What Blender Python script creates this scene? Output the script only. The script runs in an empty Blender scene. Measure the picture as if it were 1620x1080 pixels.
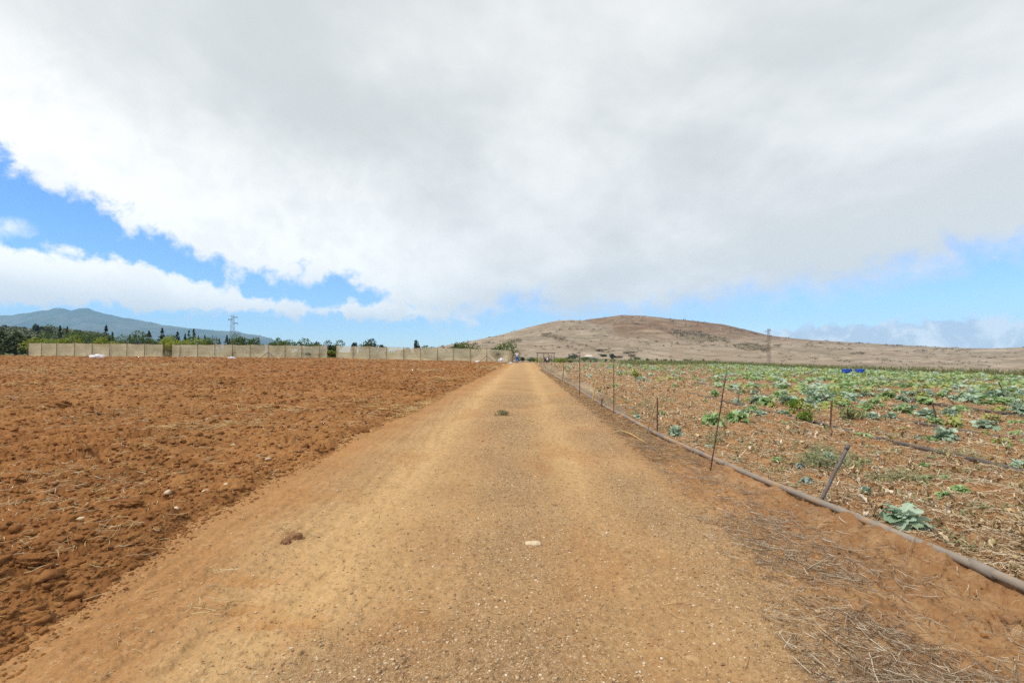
import bpy, math, random
import numpy as np
from mathutils import Vector, Matrix, Euler

random.seed(11)
R = np.random.default_rng(23)
scene = bpy.context.scene
COL = scene.collection

# ------------------------------------------------------------------ camera
CAM_Z = 1.6
FPX = 765.0                       # focal length in pixels of a 1620 px wide frame
cam_d = bpy.data.cameras.new('camera')
cam_d.sensor_width = 36.0
cam_d.lens = 36.0 * FPX / 1620.0
cam_d.clip_start = 0.05
cam_d.clip_end = 20000
cam = bpy.data.objects.new('camera', cam_d)
COL.objects.link(cam)
cam.location = (0, 0, CAM_Z)
YAW = math.atan(16 / FPX)
PITCH = math.atan(17 / FPX)
cam.rotation_euler = (math.pi / 2 + PITCH, 0, YAW)
scene.camera = cam
CM = cam.rotation_euler.to_matrix()


def ray(px, py):
    v = CM @ Vector(((px - 810) / FPX, (540 - py) / FPX, -1.0))
    return v


def at_depth(px, py, Y):
    """world point seen at (px, py) whose y coordinate is Y"""
    v = ray(px, py)
    k = Y / v.y
    return Vector((v.x * k, Y, CAM_Z + v.z * k))


# ------------------------------------------------------------------ numpy noise
_TA = np.linspace(0, 2 * np.pi, 256, endpoint=False)
_GC, _GS = np.cos(_TA), np.sin(_TA)


def _hash(ix, iy, seed):
    h = (ix.astype(np.int64) * 374761393 + iy.astype(np.int64) * 668265263 + seed * 974634741) & 0xffffffff
    h = ((h ^ (h >> 13)) * 1274126177) & 0xffffffff
    h = ((h ^ (h >> 16)) * 2246822519) & 0xffffffff
    return h ^ (h >> 15)


def perlin(x, y, seed=0):
    x = np.asarray(x, float); y = np.asarray(y, float)
    ix = np.floor(x); iy = np.floor(y)
    fx = x - ix; fy = y - iy
    ux = fx * fx * fx * (fx * (fx * 6 - 15) + 10)
    uy = fy * fy * fy * (fy * (fy * 6 - 15) + 10)
    out = []
    for dx in (0, 1):
        for dy in (0, 1):
            h = _hash(ix + dx, iy + dy, seed) & 255
            out.append(_GC[h] * (fx - dx) + _GS[h] * (fy - dy))
    a = out[0] + (out[2] - out[0]) * ux
    b = out[1] + (out[3] - out[1]) * ux
    return (a + (b - a) * uy) * 1.5


def fbm(x, y, seed=0, octv=4, gain=0.5):
    s = 0; a = 1.0
    for o in range(octv):
        s = s + a * perlin(x * 2 ** o, y * 2 ** o, seed + o * 17)
        a *= gain
    return s


def lumps(x, y, cell, seed, frac=0.55):
    """rounded lumps, one per active cell; 0..1"""
    X = x / cell; Y = y / cell
    X = X + 0.35 * perlin(X * 1.7, Y * 1.7, seed + 5)
    Y = Y + 0.35 * perlin(X * 1.7 + 31, Y * 1.7, seed + 6)
    ix = np.floor(X); iy = np.floor(Y)
    best = np.zeros_like(X)
    for dx in (-1, 0, 1):
        for dy in (-1, 0, 1):
            h = _hash(ix + dx, iy + dy, seed)
            a = (h & 1023) / 1023.0; b = ((h >> 10) & 1023) / 1023.0; c = ((h >> 20) & 1023) / 1023.0
            d2 = (X - ix - dx - a) ** 2 + (Y - iy - dy - b) ** 2
            r = np.where(c < frac, 0.2 + 0.75 * c / frac * 0.8, 1e-3)
            k = np.clip(1 - d2 / (r * r), 0, 1)
            best = np.maximum(best, np.sqrt(k) * r)
    return best


def ss(t):
    t = np.clip(t, 0, 1)
    return t * t * (3 - 2 * t)


def gau(t):
    return np.exp(-t * t)


# ------------------------------------------------------------------ terrain
def xl(y):   # where the road ends and the ploughed field begins
    return np.interp(y, [0, 2.3, 4.3, 8.6, 16, 30, 61, 80], [-2.3, -2.5, -2.85, -3.0, -2.8, -2.4, -2.05, -2.0])


def xr(y):   # right edge of the compacted road
    return np.interp(y, [0, 2.3, 5.5, 10, 23, 58, 80], [1.55, 1.76, 2.15, 2.2, 2.1, 1.75, 1.7])


def xpipe(y):
    return np.interp(y, [0, 3.2, 3.8, 5.5, 9.2, 12.5, 17.2, 24.5, 43.7, 70], [3.5, 3.32, 3.26, 2.97, 2.6, 2.44, 2.36, 2.36, 2.0, 1.9])


def xfar(y):  # right boundary of the vegetable field
    return np.interp(y, [0, 20, 35, 44, 66, 80], [34, 33.5, 32, 27.6, 24, 22])


FAR_Y = 66.0


def leftlift(x, y):
    f = np.interp(-x, [2.2, 4, 28, 68, 120], [0.0, 0.2, 0.73, 1.07, 1.2])
    return f * ss((y + 4) / 66.0)


def valley(x, y):
    return -3.2 - 6.5 * ss((x - 40) / 220.0)


def Hbase(x, y):
    x = np.asarray(x, float); y = np.asarray(y, float)
    plat = leftlift(x, y)
    low = valley(x, y)
    # how far outside the plateau
    dR = np.maximum(0, x - xfar(np.clip(y, 0, 80)))
    dF = np.maximum(0, y - 76) * ss((x + 6) / 14.0)
    d = np.sqrt(dR ** 2 + dF ** 2)
    k = ss(d / 60.0)
    h = plat * (1 - k) + low * k
    # wooded knoll to the west
    h = h + 8.5 * ss((-186 - x) / 48.0) * gau((y - 235) / 60.0)
    h = h - 10 * ss((np.hypot(x, y) - 900) / 1500.0)
    return h


def Hfull(x, y):
    h = Hbase(x, y)
    Y = np.maximum(y, 1.0)
    px = Y / 483.0

    def fade(s):
        return np.clip(s / (3.0 * px) - 0.4, 0, 1)
    e = xl(y) + 0.16 * perlin(x * 0.15 + 3, y * 0.8, 3) + 0.05 * perlin(x * 2, y * 3.1, 4)
    wl = ss((e - x) / 0.3)
    wr = ss((x - xr(y) - 0.25 * perlin(x * 0.2, y * 0.9, 8)) / 0.45)
    wroad = (1 - wl) * (1 - wr)
    # road: ruts, washed lines, fine grit
    road = -0.022 * gau((x + 1.55) / 0.34) - 0.02 * gau((x - 0.75) / 0.32) + 0.016 * gau((x + 0.35) / 0.5)
    road = road + 0.006 * fbm(x * 0.9, y * 0.25, 20, 3) + 0.017 * perlin(x * 9 + y * 0.6, y * 0.40, 21) * gau((x + 2.1) / 0.75) + 0.005 * perlin(x * 8, y * 0.3, 25)
    road = road + 0.006 * fbm(x * 6, y * 5, 22, 4, 0.6) * fade(0.15)
    for qx, qy, ql, qw, qd in ((-1.95, 3.36, 0.26, 0.05, 0.022), (-1.78, 3.02, 0.20, 0.05, 0.02), (-1.52, 2.86, 0.24, 0.045, 0.018)):
        road = road - qd * gau((x - qx) / ql) * gau((y - qy - 0.12 * (x - qx)) / qw) + 0.5 * qd * gau((x - qx) / ql) * gau((y - qy - 0.11 - 0.12 * (x - qx)) / (qw * 1.3))
    road = road + 0.010 * lumps(x, y, 0.10, 26, 0.35) * fade(0.08) * (0.6 + 0.8 * ss(fbm(x * 0.8, y * 0.5, 27, 2) + 0.4))
    road = road + 0.012 * lumps(x, y, 0.035, 23, 0.5) * fade(0.035) + 0.02 * lumps(x, y, 0.17, 24, 0.10) * fade(0.12)
    # ploughed soil
    near = ss((y + 3) / 20)
    soil = 0.035 * fbm(x * 0.55, y * 0.7, 30, 3) + 0.034 * np.cos(2 * np.pi * (x / 1.15 + 0.25 * fbm(x * 0.3, y * 0.3, 31, 2)))
    msk = 0.45 + 0.75 * ss(0.5 + 1.2 * fbm(x * 0.35, y * 0.35, 33, 2))
    crumb = fbm(x * 9, y * 9, 39, 4, 0.6)
    rough = 1 - np.abs(fbm(x * 2.2, y * 2.6, 32, 4, 0.55))
    soil = soil + msk * (0.06 * rough * fade(0.3) + 0.085 * lumps(x, y, 0.5, 34, 0.20) * fade(0.5) * (1 + 0.6 * crumb) + 0.045 * lumps(x, y, 0.22, 35, 0.40) * fade(0.25) * (1 + 0.4 * crumb)
                         + 0.032 * lumps(x, y, 0.10, 36, 0.5) * fade(0.10) + 0.018 * lumps(x, y, 0.045, 37, 0.55) * fade(0.045))
    soil = soil + 0.028 * (1 - np.abs(fbm(x * 6.3, y * 7, 28, 4, 0.6))) * fade(0.12) + 0.014 * crumb * fade(0.1) + 0.04 * gau((e - 0.35 - x) / 0.22) + (0.09 * gau((e - 1.1 - x) / 0.2) + 0.08 * gau((e - 2.1 - x) / 0.24) - 0.05 * gau((e - 1.6 - x) / 0.22) + 0.06 * gau((e - 3.2 - x) / 0.28)) * (0.6 + 0.7 * fbm(x * 0.6, y * 0.9, 29, 3)) - 0.05 * msk - 0.01
    # vegetable field
    vf = 0.03 * fbm(x * 0.6, y * 0.6, 40, 3) + 0.02 * np.cos(2 * np.pi * x / 0.78) * ss((x - 3) / 1.0)
    vf = vf + 0.07 * lumps(x, y, 0.3, 41, 0.5) * fade(0.3) + 0.04 * lumps(x, y, 0.13, 42, 0.6) * fade(0.13) \
        + 0.02 * lumps(x, y, 0.055, 43, 0.6) * fade(0.055) + 0.02 * fbm(x * 4, y * 4, 44, 3) * fade(0.25) + 0.016 * fbm(x * 11, y * 11, 45, 4, 0.6) * fade(0.1) - 0.02
    vf = vf - 0.05 * gau((x - (xpipe(y) - 0.42)) / 0.28) + 0.03 * gau((x - xpipe(y) - 0.05) / 0.3)
    return h + wroad * road + wl * soil + wr * vf, wl, wr


def Hpt(x, y):
    return float(Hfull(np.array([x]), np.array([y]))[0][0])


def ground_at(px, py):
    """the ground point seen at a spot of the photograph"""
    v = ray(px, py)
    z = 0.0
    for _ in range(12):
        k = (z - CAM_Z) / v.z
        x, y = v.x * k, v.y * k
        z = float(Hbase(np.array([x]), np.array([y]))[0])
    return x, y


# ------------------------------------------------------------------ mesh helpers
def np_mesh(name, V, F, mat=None, parent=None, smooth=True, attrs=None, mats=None, midx=None):
    """V (n,3); F list of (m,k) index arrays"""
    if not isinstance(F, list):
        F = [F]
    F = [np.asarray(f, np.int32) for f in F if len(f)]
    me = bpy.data.meshes.new(name)
    V = np.asarray(V, np.float32)
    me.vertices.add(len(V)); me.vertices.foreach_set('co', V.ravel())
    loops = np.concatenate([f.ravel() for f in F])
    sizes = np.concatenate([np.full(len(f), f.shape[1], np.int32) for f in F])
    starts = np.concatenate([[0], np.cumsum(sizes)[:-1]]).astype(np.int32)
    me.loops.add(len(loops)); me.loops.foreach_set('vertex_index', loops)
    me.polygons.add(len(sizes)); me.polygons.foreach_set('loop_start', starts)
    me.polygons.foreach_set('loop_total', sizes)
    me.polygons.foreach_set('use_smooth', np.full(len(sizes), smooth, bool))
    me.update(calc_edges=True)
    for k, a in (attrs or {}).items():
        a = np.asarray(a, np.float32)
        if a.ndim == 1:
            at = me.attributes.new(k, 'FLOAT', 'POINT'); at.data.foreach_set('value', a)
        else:
            at = me.attributes.new(k, 'FLOAT_COLOR', 'POINT')
            if a.shape[1] == 3:
                a = np.concatenate([a, np.ones((len(a), 1), np.float32)], 1)
            at.data.foreach_set('color', a.ravel())
    if mat:
        me.materials.append(mat)
    o = bpy.data.objects.new(name, me)
    COL.objects.link(o)
    if parent:
        o.parent = parent
    return o


class MB:
    """collects vertices and faces for one mesh"""
    def __init__(s):
        s.v = []; s.f = []; s.n = 0

    def add(s, V, F):
        V = np.asarray(V, float)
        for f in F:
            s.f.append([i + s.n for i in f])
        s.v.append(V); s.n += len(V)
        return s

    def box(s, c, d, rot=None):
        x, y, z = [q / 2 for q in d]
        V = np.array([(-x, -y, -z), (x, -y, -z), (x, y, -z), (-x, y, -z), (-x, -y, z), (x, -y, z), (x, y, z), (-x, y, z)])
        if rot is not None:
            V = V @ np.array(Euler(rot).to_matrix()).T
        return s.add(V + np.array(c), [(3, 2, 1, 0), (4, 5, 6, 7), (0, 1, 5, 4), (1, 2, 6, 5), (2, 3, 7, 6), (3, 0, 4, 7)])

    def tube(s, pts, rad, n=8, cap=True):
        pts = [Vector(p) for p in pts]
        if not hasattr(rad, '__len__'):
            rad = [rad] * len(pts)
        rings = []
        prev = None
        for i, p in enumerate(pts):
            t = (pts[min(i + 1, len(pts) - 1)] - pts[max(i - 1, 0)]).normalized()
            a = Vector((0, 0, 1)) if abs(t.z) < 0.95 else Vector((1, 0, 0))
            if prev is not None:
                a = prev
            u = (a - t * a.dot(t)).normalized(); w = t.cross(u); prev = u
            rings.append([p + (u * math.cos(q) + w * math.sin(q)) * rad[i] for q in [2 * math.pi * k / n for k in range(n)]])
        V = [v for r in rings for v in r]
        F = []
        for i in range(len(pts) - 1):
            for k in range(n):
                F.append((i * n + k, i * n + (k + 1) % n, (i + 1) * n + (k + 1) % n, (i + 1) * n + k))
        if cap:
            F.append(tuple(range(n))[::-1]); F.append(tuple((len(pts) - 1) * n + k for k in range(n)))
        return s.add(np.array([tuple(v) for v in V]), F)

    def blob(s, c, r, seed, amp=0.25, sub=2, flat=1.0):
        V, F = ICO[sub]
        V = V.copy()
        d = 1 + amp * (perlin(V[:, 0] * 1.3 + seed * 7.1, V[:, 1] * 1.3 + V[:, 2] * 1.7, seed) + 0.5 * perlin(V[:, 1] * 3 + seed, V[:, 2] * 3 + V[:, 0] * 2, seed + 1))
        if amp > 0.4:
            d = d + 0.14 * perlin(V[:, 0] * 7 + seed, V[:, 1] * 7 + V[:, 2] * 6, seed + 2) + 0.08 * perlin(V[:, 0] * 15 + seed, V[:, 1] * 14 + V[:, 2] * 15, seed + 3)
        V = V * d[:, None] * np.array(r)
        return s.add(V + np.array(c), F)

    def build(s, name, mat, parent=None, smooth=True, attrs=None):
        V = np.concatenate(s.v)
        by = {}
        for f in s.f:
            by.setdefault(len(f), []).append(f)
        return np_mesh(name, V, [np.array(q) for q in by.values()], mat, parent, smooth, attrs)


def _ico(sub):
    import bmesh
    bm = bmesh.new()
    bmesh.ops.create_icosphere(bm, subdivisions=sub, radius=1.0)
    V = np.array([v.co[:] for v in bm.verts]); F = [tuple(v.index for v in f.verts) for f in bm.faces]
    bm.free()
    return V, F


ICO = {1: _ico(1), 2: _ico(2), 3: _ico(3), 4: _ico(5)}


def tag(o, label=None, cat=None, group=None, kind=None):
    if label: o['label'] = label
    if cat: o['category'] = cat
    if group: o['group'] = group
    if kind: o['kind'] = kind
    return o


def empty(name, loc, rz=0.0):
    o = bpy.data.objects.new(name, None)
    o.empty_display_size = 0.2
    COL.objects.link(o)
    o.location = loc; o.rotation_euler = (0, 0, rz)
    return o


def copy_tree(o):
    r = o.copy(); COL.objects.link(r)
    for ch in list(o.children):
        c = ch.copy(); COL.objects.link(c); c.parent = r
    return r


# many thin bent strips at once: P (n,k,3) paths, rad (n,)
def strips(P, rad, sides=3):
    n, k, _ = P.shape
    T = np.empty_like(P)
    T[:, 1:-1] = P[:, 2:] - P[:, :-2]; T[:, 0] = P[:, 1] - P[:, 0]; T[:, -1] = P[:, -1] - P[:, -2]
    T /= np.linalg.norm(T, axis=2, keepdims=True) + 1e-9
    up = np.zeros_like(T); up[..., 2] = 1
    up[np.abs(T[..., 2]) > 0.9] = (1, 0, 0)
    U = np.cross(T, up); U /= np.linalg.norm(U, axis=2, keepdims=True) + 1e-9
    W = np.cross(T, U)
    taper = np.ones(k); taper[-1] = 0.35; taper[0] = 0.8
    V = []
    for q in range(sides):
        a = 2 * np.pi * q / sides
        V.append(P + (U * math.cos(a) + W * math.sin(a)) * (rad[:, None, None] * taper[None, :, None]))
    V = np.stack(V, 2)                       # n,k,sides,3
    idx = np.arange(n * k * sides).reshape(n, k, sides)
    F = []
    for q in range(sides):
        q2 = (q + 1) % sides
        F.append(np.stack([idx[:, :-1, q], idx[:, :-1, q2], idx[:, 1:, q2], idx[:, 1:, q]], -1).reshape(-1, 4))
    return V.reshape(-1, 3), np.concatenate(F), k * sides


def leaf_cards(C, size, aspect=1.6, tilt=1.0, rng=R):
    """bent two-quad leaves; C (n,3), size (n,)"""
    n = len(C)
    yaw = rng.uniform(0, 2 * np.pi, n); pit = rng.uniform(-0.9, 1.1, n) * tilt; rol = rng.uniform(-0.8, 0.8, n)
    d = np.stack([np.cos(yaw) * np.cos(pit), np.sin(yaw) * np.cos(pit), np.sin(pit)], 1)
    s = np.stack([-np.sin(yaw), np.cos(yaw), np.zeros(n)], 1)
    u = np.cross(s, d)
    s2 = s * np.cos(rol)[:, None] + u * np.sin(rol)[:, None]
    nn = np.cross(d, s2)
    L = size[:, None]; Wd = L / aspect
    a = C - d * L * 0.5; b = C + nn * L * 0.10; c = C + d * L * 0.5 - nn * L * 0.08
    V = np.stack([a, b - s2 * Wd * 0.5, b + s2 * Wd * 0.5, c], 1).reshape(-1, 3)
    i = np.arange(n)[:, None] * 4
    F = np.concatenate([i + np.array([[0, 1, 2]]), i + np.array([[1, 3, 2]])])
    return V, F


# ------------------------------------------------------------------ materials
class NT:
    def __init__(s, name, world=False):
        if world:
            s.t = world
        else:
            s.m = bpy.data.materials.new(name); s.m.use_nodes = True
            s.t = s.m.node_tree
        s.t.nodes.clear()

    def n(s, typ, inp=None, **kw):
        nd = s.t.nodes.new(typ)
        for k, v in kw.items():
            setattr(nd, k, v)
        for k, v in (inp or {}).items():
            s.put(nd.inputs[k], v)
        return nd

    def put(s, sock, v):
        if isinstance(v, bpy.types.NodeSocket):
            s.t.links.new(v, sock)
        else:
            if hasattr(sock.default_value, '__len__') and not hasattr(v, '__len__'):
                v = [v] * len(sock.default_value)
            elif hasattr(v, '__len__') and len(v) == 3 and len(sock.default_value) == 4:
                v = (*v, 1)
            sock.default_value = v

    def m_(s, op, a, b=None, c=None, clamp=False):
        nd = s.n('ShaderNodeMath', operation=op, use_clamp=clamp)
        for i, q in enumerate((a, b, c)):
            if q is not None:
                s.put(nd.inputs[i], q)
        return nd.outputs[0]

    def mix(s, f, a, b, blend='MIX'):
        nd = s.n('ShaderNodeMix', data_type='RGBA', blend_type=blend)
        s.put(nd.inputs[0], f); s.put(nd.inputs[6], a); s.put(nd.inputs[7], b)
        return nd.outputs[2]

    def noise(s, vec, scale, detail=4, rough=0.55, out=0, dist=0.0):
        nd = s.n('ShaderNodeTexNoise', {'Scale': scale, 'Detail': detail, 'Roughness': rough, 'Distortion': dist})
        if vec is not None:
            s.t.links.new(vec, nd.inputs['Vector'])
        return nd.outputs[out]

    def rng(s, v, a, b, c=0.0, d=1.0, smooth=True):
        nd = s.n('ShaderNodeMapRange', {0: v, 1: a, 2: b, 3: c, 4: d}, interpolation_type='SMOOTHSTEP' if smooth else 'LINEAR')
        return nd.outputs[0]

    def scl(s, vec, k):
        nd = s.n('ShaderNodeVectorMath', {0: vec, 1: k}, operation='MULTIPLY')
        return nd.outputs[0]

    def pos(s):
        return s.n('ShaderNodeNewGeometry').outputs['Position']

    def attr(s, name, out=0):
        return s.n('ShaderNodeAttribute', attribute_name=name).outputs[out]

    def bump(s, h, strength=0.5, dist=0.01, normal=None):
        nd = s.n('ShaderNodeBump', {'Strength': strength, 'Distance': dist, 'Height': h})
        if normal is not None:
            s.t.links.new(normal, nd.inputs['Normal'])
        return nd.outputs[0]

    def bsdf(s, color, rough=0.9, normal=None, spec=0.2, metal=0.0):
        nd = s.n('ShaderNodeBsdfPrincipled', {'Base Color': color, 'Roughness': rough, 'Metallic': metal, 'Specular IOR Level': spec})
        if normal is not None:
            s.t.links.new(normal, nd.inputs['Normal'])
        return nd.outputs[0]

    def out(s, surf):
        o = s.n('ShaderNodeOutputMaterial')
        s.t.links.new(surf, o.inputs[0])
        return s.m


def soil_mat(name, dark, mid, pale, straw=None):
    t = NT(name); p = t.pos()
    a = t.noise(p, 0.35, 5, 0.6); b = t.noise(p, 4.0, 5, 0.65); c = t.noise(p, 38, 4, 0.7); d = t.noise(p, 160, 2, 0.6)
    col = t.mix(t.rng(a, 0.36, 0.66), dark, mid)
    col = t.mix(t.m_('MULTIPLY', t.rng(b, 0.45, 0.72), 0.55), col, pale)
    col = t.mix(t.m_('MULTIPLY', t.rng(c, 0.3, 0.72, 0, 1), 0.45), col, t.mix(0.5, col, pale))
    col = t.mix(t.m_('MULTIPLY', t.rng(b, 0.48, 0.3), 0.4), col, dark)
    big = t.noise(p, 0.09, 4, 0.6)
    col = t.mix(t.m_('MULTIPLY', t.rng(big, 0.42, 0.62), 0.4), col, t.mix(1.0, col, (0.92, 0.72, 0.62), 'MULTIPLY'))
    v = t.n('ShaderNodeTexVoronoi', {'Scale': 55.0}); t.t.links.new(p, v.inputs['Vector'])
    col = t.mix(t.m_('MULTIPLY', t.rng(v.outputs['Distance'], 0.18, 0.05), t.m_('GREATER_THAN', t.n('ShaderNodeSeparateColor', {0: v.outputs['Color']}).outputs[0], 0.86)), col, pale)
    if straw:
        w = t.n('ShaderNodeMapping', {'Rotation': (0, 0, 0.5), 'Scale': (1, 5, 1)}); t.t.links.new(p, w.inputs[0])
        s1 = t.noise(w.outputs[0], 7, 6, 0.75, dist=1.2)
        s0 = t.noise(p, 0.5, 3, 0.6)
        col = t.mix(t.m_('MULTIPLY', t.m_('MULTIPLY', t.rng(s1, 0.56, 0.68), t.rng(s0, 0.35, 0.65)), straw[1]), col, straw[0])
    h = t.m_('ADD', t.m_('MULTIPLY', c, 0.7), t.m_('MULTIPLY', d, 0.3))
    nrm = t.bump(h, 0.75, 0.02)
    return t.out(t.bsdf(col, 0.95, nrm, 0.1))


def road_mat():
    t = NT('road_dirt'); p = t.pos()
    msk = t.n('ShaderNodeSeparateColor', {0: t.attr('mask')})
    track, grit, red = msk.outputs[0], msk.outputs[1], msk.outputs[2]
    st = t.scl(p, (1, 0.25, 1))
    a = t.noise(p, 0.8, 5, 0.6); b = t.noise(st, 5, 5, 0.6); c = t.noise(p, 45, 4, 0.7); d = t.noise(p, 190, 2, 0.6)
    col = t.mix(t.rng(a, 0.35, 0.65), (0.36, 0.208, 0.092), (0.445, 0.272, 0.126))
    col = t.mix(t.m_('MULTIPLY', t.rng(b, 0.45, 0.7), 0.4), col, (0.40, 0.205, 0.08))
    col = t.mix(t.m_('MULTIPLY', track, 0.8), col, t.mix(t.rng(b, 0.3, 0.7), (0.50, 0.308, 0.132), (0.59, 0.378, 0.178)))
    col = t.mix(t.m_('MULTIPLY', red, 0.85), col, t.mix(t.rng(a, 0.3, 0.7), (0.33, 0.145, 0.048), (0.42, 0.20, 0.068)))
    col = t.mix(t.m_('MULTIPLY', grit, 0.62), col, t.mix(t.rng(c, 0.35, 0.65), (0.27, 0.165, 0.085), (0.41, 0.27, 0.145)))
    mo = t.noise(p, 13, 5, 0.65)
    col = t.mix(t.m_('MULTIPLY', t.rng(mo, 0.50, 0.66), 0.42), col, (0.27, 0.155, 0.07))
    col = t.mix(t.m_('MULTIPLY', t.rng(mo, 0.46, 0.32), 0.35), col, (0.60, 0.40, 0.20))
    fine = t.m_('ADD', t.m_('MULTIPLY', t.m_('SUBTRACT', c, 0.5), 1.0), t.m_('MULTIPLY', t.m_('SUBTRACT', d, 0.5), 1.1))
    col = t.mix(t.m_('MULTIPLY', t.rng(fine, 0.02, 0.38), t.m_('ADD', 0.35, t.m_('MULTIPLY', grit, 0.4))), col, (0.66, 0.47, 0.27))
    col = t.mix(t.m_('MULTIPLY', t.rng(fine, -0.02, -0.38), t.m_('ADD', 0.5, t.m_('MULTIPLY', grit, 0.4))), col, (0.22, 0.115, 0.05))
    for sc, lo, amt in ((34.0, 0.86, 0.7), (75.0, 0.62, 0.8), (150.0, 0.45, 0.75)):
        v = t.n('ShaderNodeTexVoronoi', {'Scale': sc}); t.t.links.new(p, v.inputs['Vector'])
        cc = t.n('ShaderNodeSeparateColor', {0: v.outputs['Color']})
        on = t.m_('MULTIPLY', t.rng(v.outputs['Distance'], 0.45, 0.25), t.m_('GREATER_THAN', cc.outputs[0], lo))
        on = t.m_('MULTIPLY', on, t.m_('MULTIPLY', t.m_('ADD', t.m_('MULTIPLY', grit, 0.7), 0.3), amt))
        col = t.mix(on, col, t.mix(cc.outputs[1], (0.20, 0.115, 0.06), (0.66, 0.52, 0.34)))
    h = t.m_('ADD', t.m_('MULTIPLY', c, 0.6), t.m_('MULTIPLY', d, 0.5))
    nrm = t.bump(h, t.m_('ADD', 0.55, t.m_('MULTIPLY', grit, 0.45)), 0.02)
    return t.out(t.bsdf(col, 0.95, nrm, 0.1))


def leaf_mat(name, c1, c2, trans=0.3, rough=0.55):
    t = NT(name)
    r = t.attr('tint')
    oi = t.n('ShaderNodeObjectInfo').outputs['Random']
    k = t.m_('ADD', t.m_('MULTIPLY', r, 0.8), t.m_('MULTIPLY', oi, 0.2))
    col = t.mix(k, c1, c2)
    b = t.bsdf(col, rough, None, 0.25)
    tr = t.n('ShaderNodeBsdfTranslucent', {0: col})
    mx = t.n('ShaderNodeMixShader', {0: trans}); t.t.links.new(b, mx.inputs[1]); t.t.links.new(tr.outputs[0], mx.inputs[2])
    return t.out(mx.outputs[0])


def tint_mat(name, rough=0.9, scale=60, amt=0.35):
    """colour comes from each piece's own colour attribute"""
    t = NT(name); p = t.pos()
    c = t.attr('piece')
    n = t.noise(p, scale, 3, 0.6)
    col = t.mix(t.m_('MULTIPLY', t.rng(n, 0.35, 0.65), amt), c, t.mix(1.0, c, (0.6, 0.55, 0.5), 'MULTIPLY'))
    return t.out(t.bsdf(col, rough, t.bump(n, 0.3, 0.01), 0.15))


def plain(name, c1, c2=None, scale=8, rough=0.8, metal=0.0, bump=0.15, spec=0.3, stretch=(1, 1, 1), wear=None):
    t = NT(name)
    o = t.n('ShaderNodeTexCoord').outputs['Object']
    p = t.scl(o, stretch)
    n = t.noise(p, scale, 5, 0.65)
    col = t.mix(t.rng(n, 0.35, 0.65), c1, c2 or [q * 0.75 for q in c1])
    if wear:
        n2 = t.noise(o, scale * 0.4, 5, 0.7)
        col = t.mix(t.rng(n2, 0.5, 0.62), col, wear)
    return t.out(t.bsdf(col, rough, t.bump(n, bump, 0.01), spec, metal))


M = {}
M['field'] = soil_mat('ploughed_soil', (0.20, 0.083, 0.027), (0.31, 0.140, 0.048), (0.43, 0.225, 0.086), ((0.60, 0.38, 0.16), 0.5))
M['veg'] = soil_mat('field_soil', (0.265, 0.130, 0.055), (0.36, 0.20, 0.09), (0.47, 0.31, 0.165), ((0.55, 0.40, 0.23), 0.9))
M['road'] = road_mat()
M['clod'] = soil_mat('clod_soil', (0.215, 0.09, 0.030), (0.31, 0.140, 0.048), (0.41, 0.21, 0.08))
M['pebble'] = tint_mat('pebble', 0.85, 120)
M['straw'] = tint_mat('dry_straw', 0.8, 40, 0.25)
M['dead_leaf'] = tint_mat('dead_leaf', 0.85, 30, 0.4)
M['stone'] = plain('pale_stone', (0.62, 0.50, 0.33), (0.50, 0.37, 0.22), 14, 0.9, wear=(0.42, 0.27, 0.13))
M['tan_stone'] = plain('tan_stone', (0.46, 0.29, 0.14), (0.40, 0.24, 0.11), 14, 0.9)
M['brown_stone'] = plain('brown_stone', (0.27, 0.14, 0.065), (0.19, 0.095, 0.045), 20, 0.9)
M['pipe'] = plain('dusty_pipe', (0.20, 0.17, 0.145), (0.29, 0.24, 0.19), 6, 0.8, stretch=(1, 0.35, 1), wear=(0.36, 0.23, 0.13))
M['dark_pipe'] = plain('dark_pipe', (0.085, 0.075, 0.07), (0.14, 0.115, 0.095), 6, 0.7, stretch=(1, 0.35, 1), wear=(0.22, 0.14, 0.08))
M['rust'] = plain('rusty_steel', (0.13, 0.060, 0.035), (0.085, 0.042, 0.028), 25, 0.85, wear=(0.17, 0.085, 0.05))
M['grey_steel'] = plain('grey_steel', (0.20, 0.185, 0.175), (0.13, 0.11, 0.10), 20, 0.6, metal=0.3, wear=(0.19, 0.13, 0.09))
M['galv'] = plain('galvanised_steel', (0.26, 0.27, 0.28), (0.20, 0.20, 0.21), 3, 0.6, metal=0.3)
M['rustgalv'] = plain('weathered_steel', (0.15, 0.105, 0.08), (0.11, 0.075, 0.06), 3, 0.7, metal=0.2)
M['wood'] = plain('weathered_wood', (0.42, 0.28, 0.14), (0.32, 0.20, 0.10), 20, 0.85, stretch=(1, 1, 0.1))
M['pale_wood'] = plain('pale_branch', (0.60, 0.40, 0.17), (0.47, 0.29, 0.11), 30, 0.85)
M['bark'] = plain('bark', (0.16, 0.11, 0.075), (0.10, 0.07, 0.05), 12, 0.9, bump=0.5)
M['stem'] = plain('cabbage_stem', (0.42, 0.38, 0.22), (0.33, 0.26, 0.14), 30, 0.8)
M['cab_blue'] = leaf_mat('blue_green_leaf', (0.22, 0.34, 0.20), (0.54, 0.64, 0.50), 0.28, 0.5)
M['cab_green'] = leaf_mat('green_leaf', (0.18, 0.31, 0.09), (0.44, 0.56, 0.27), 0.32, 0.5)
M['cab_yellow'] = leaf_mat('yellow_green_leaf', (0.25, 0.31, 0.06), (0.52, 0.52, 0.18), 0.32, 0.55)
M['cab_grey'] = leaf_mat('wilted_grey_leaf', (0.13, 0.17, 0.13), (0.33, 0.38, 0.33), 0.15, 0.7)
M['weed'] = leaf_mat('weed_leaf', (0.16, 0.19, 0.075), (0.38, 0.38, 0.21), 0.25)
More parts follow.
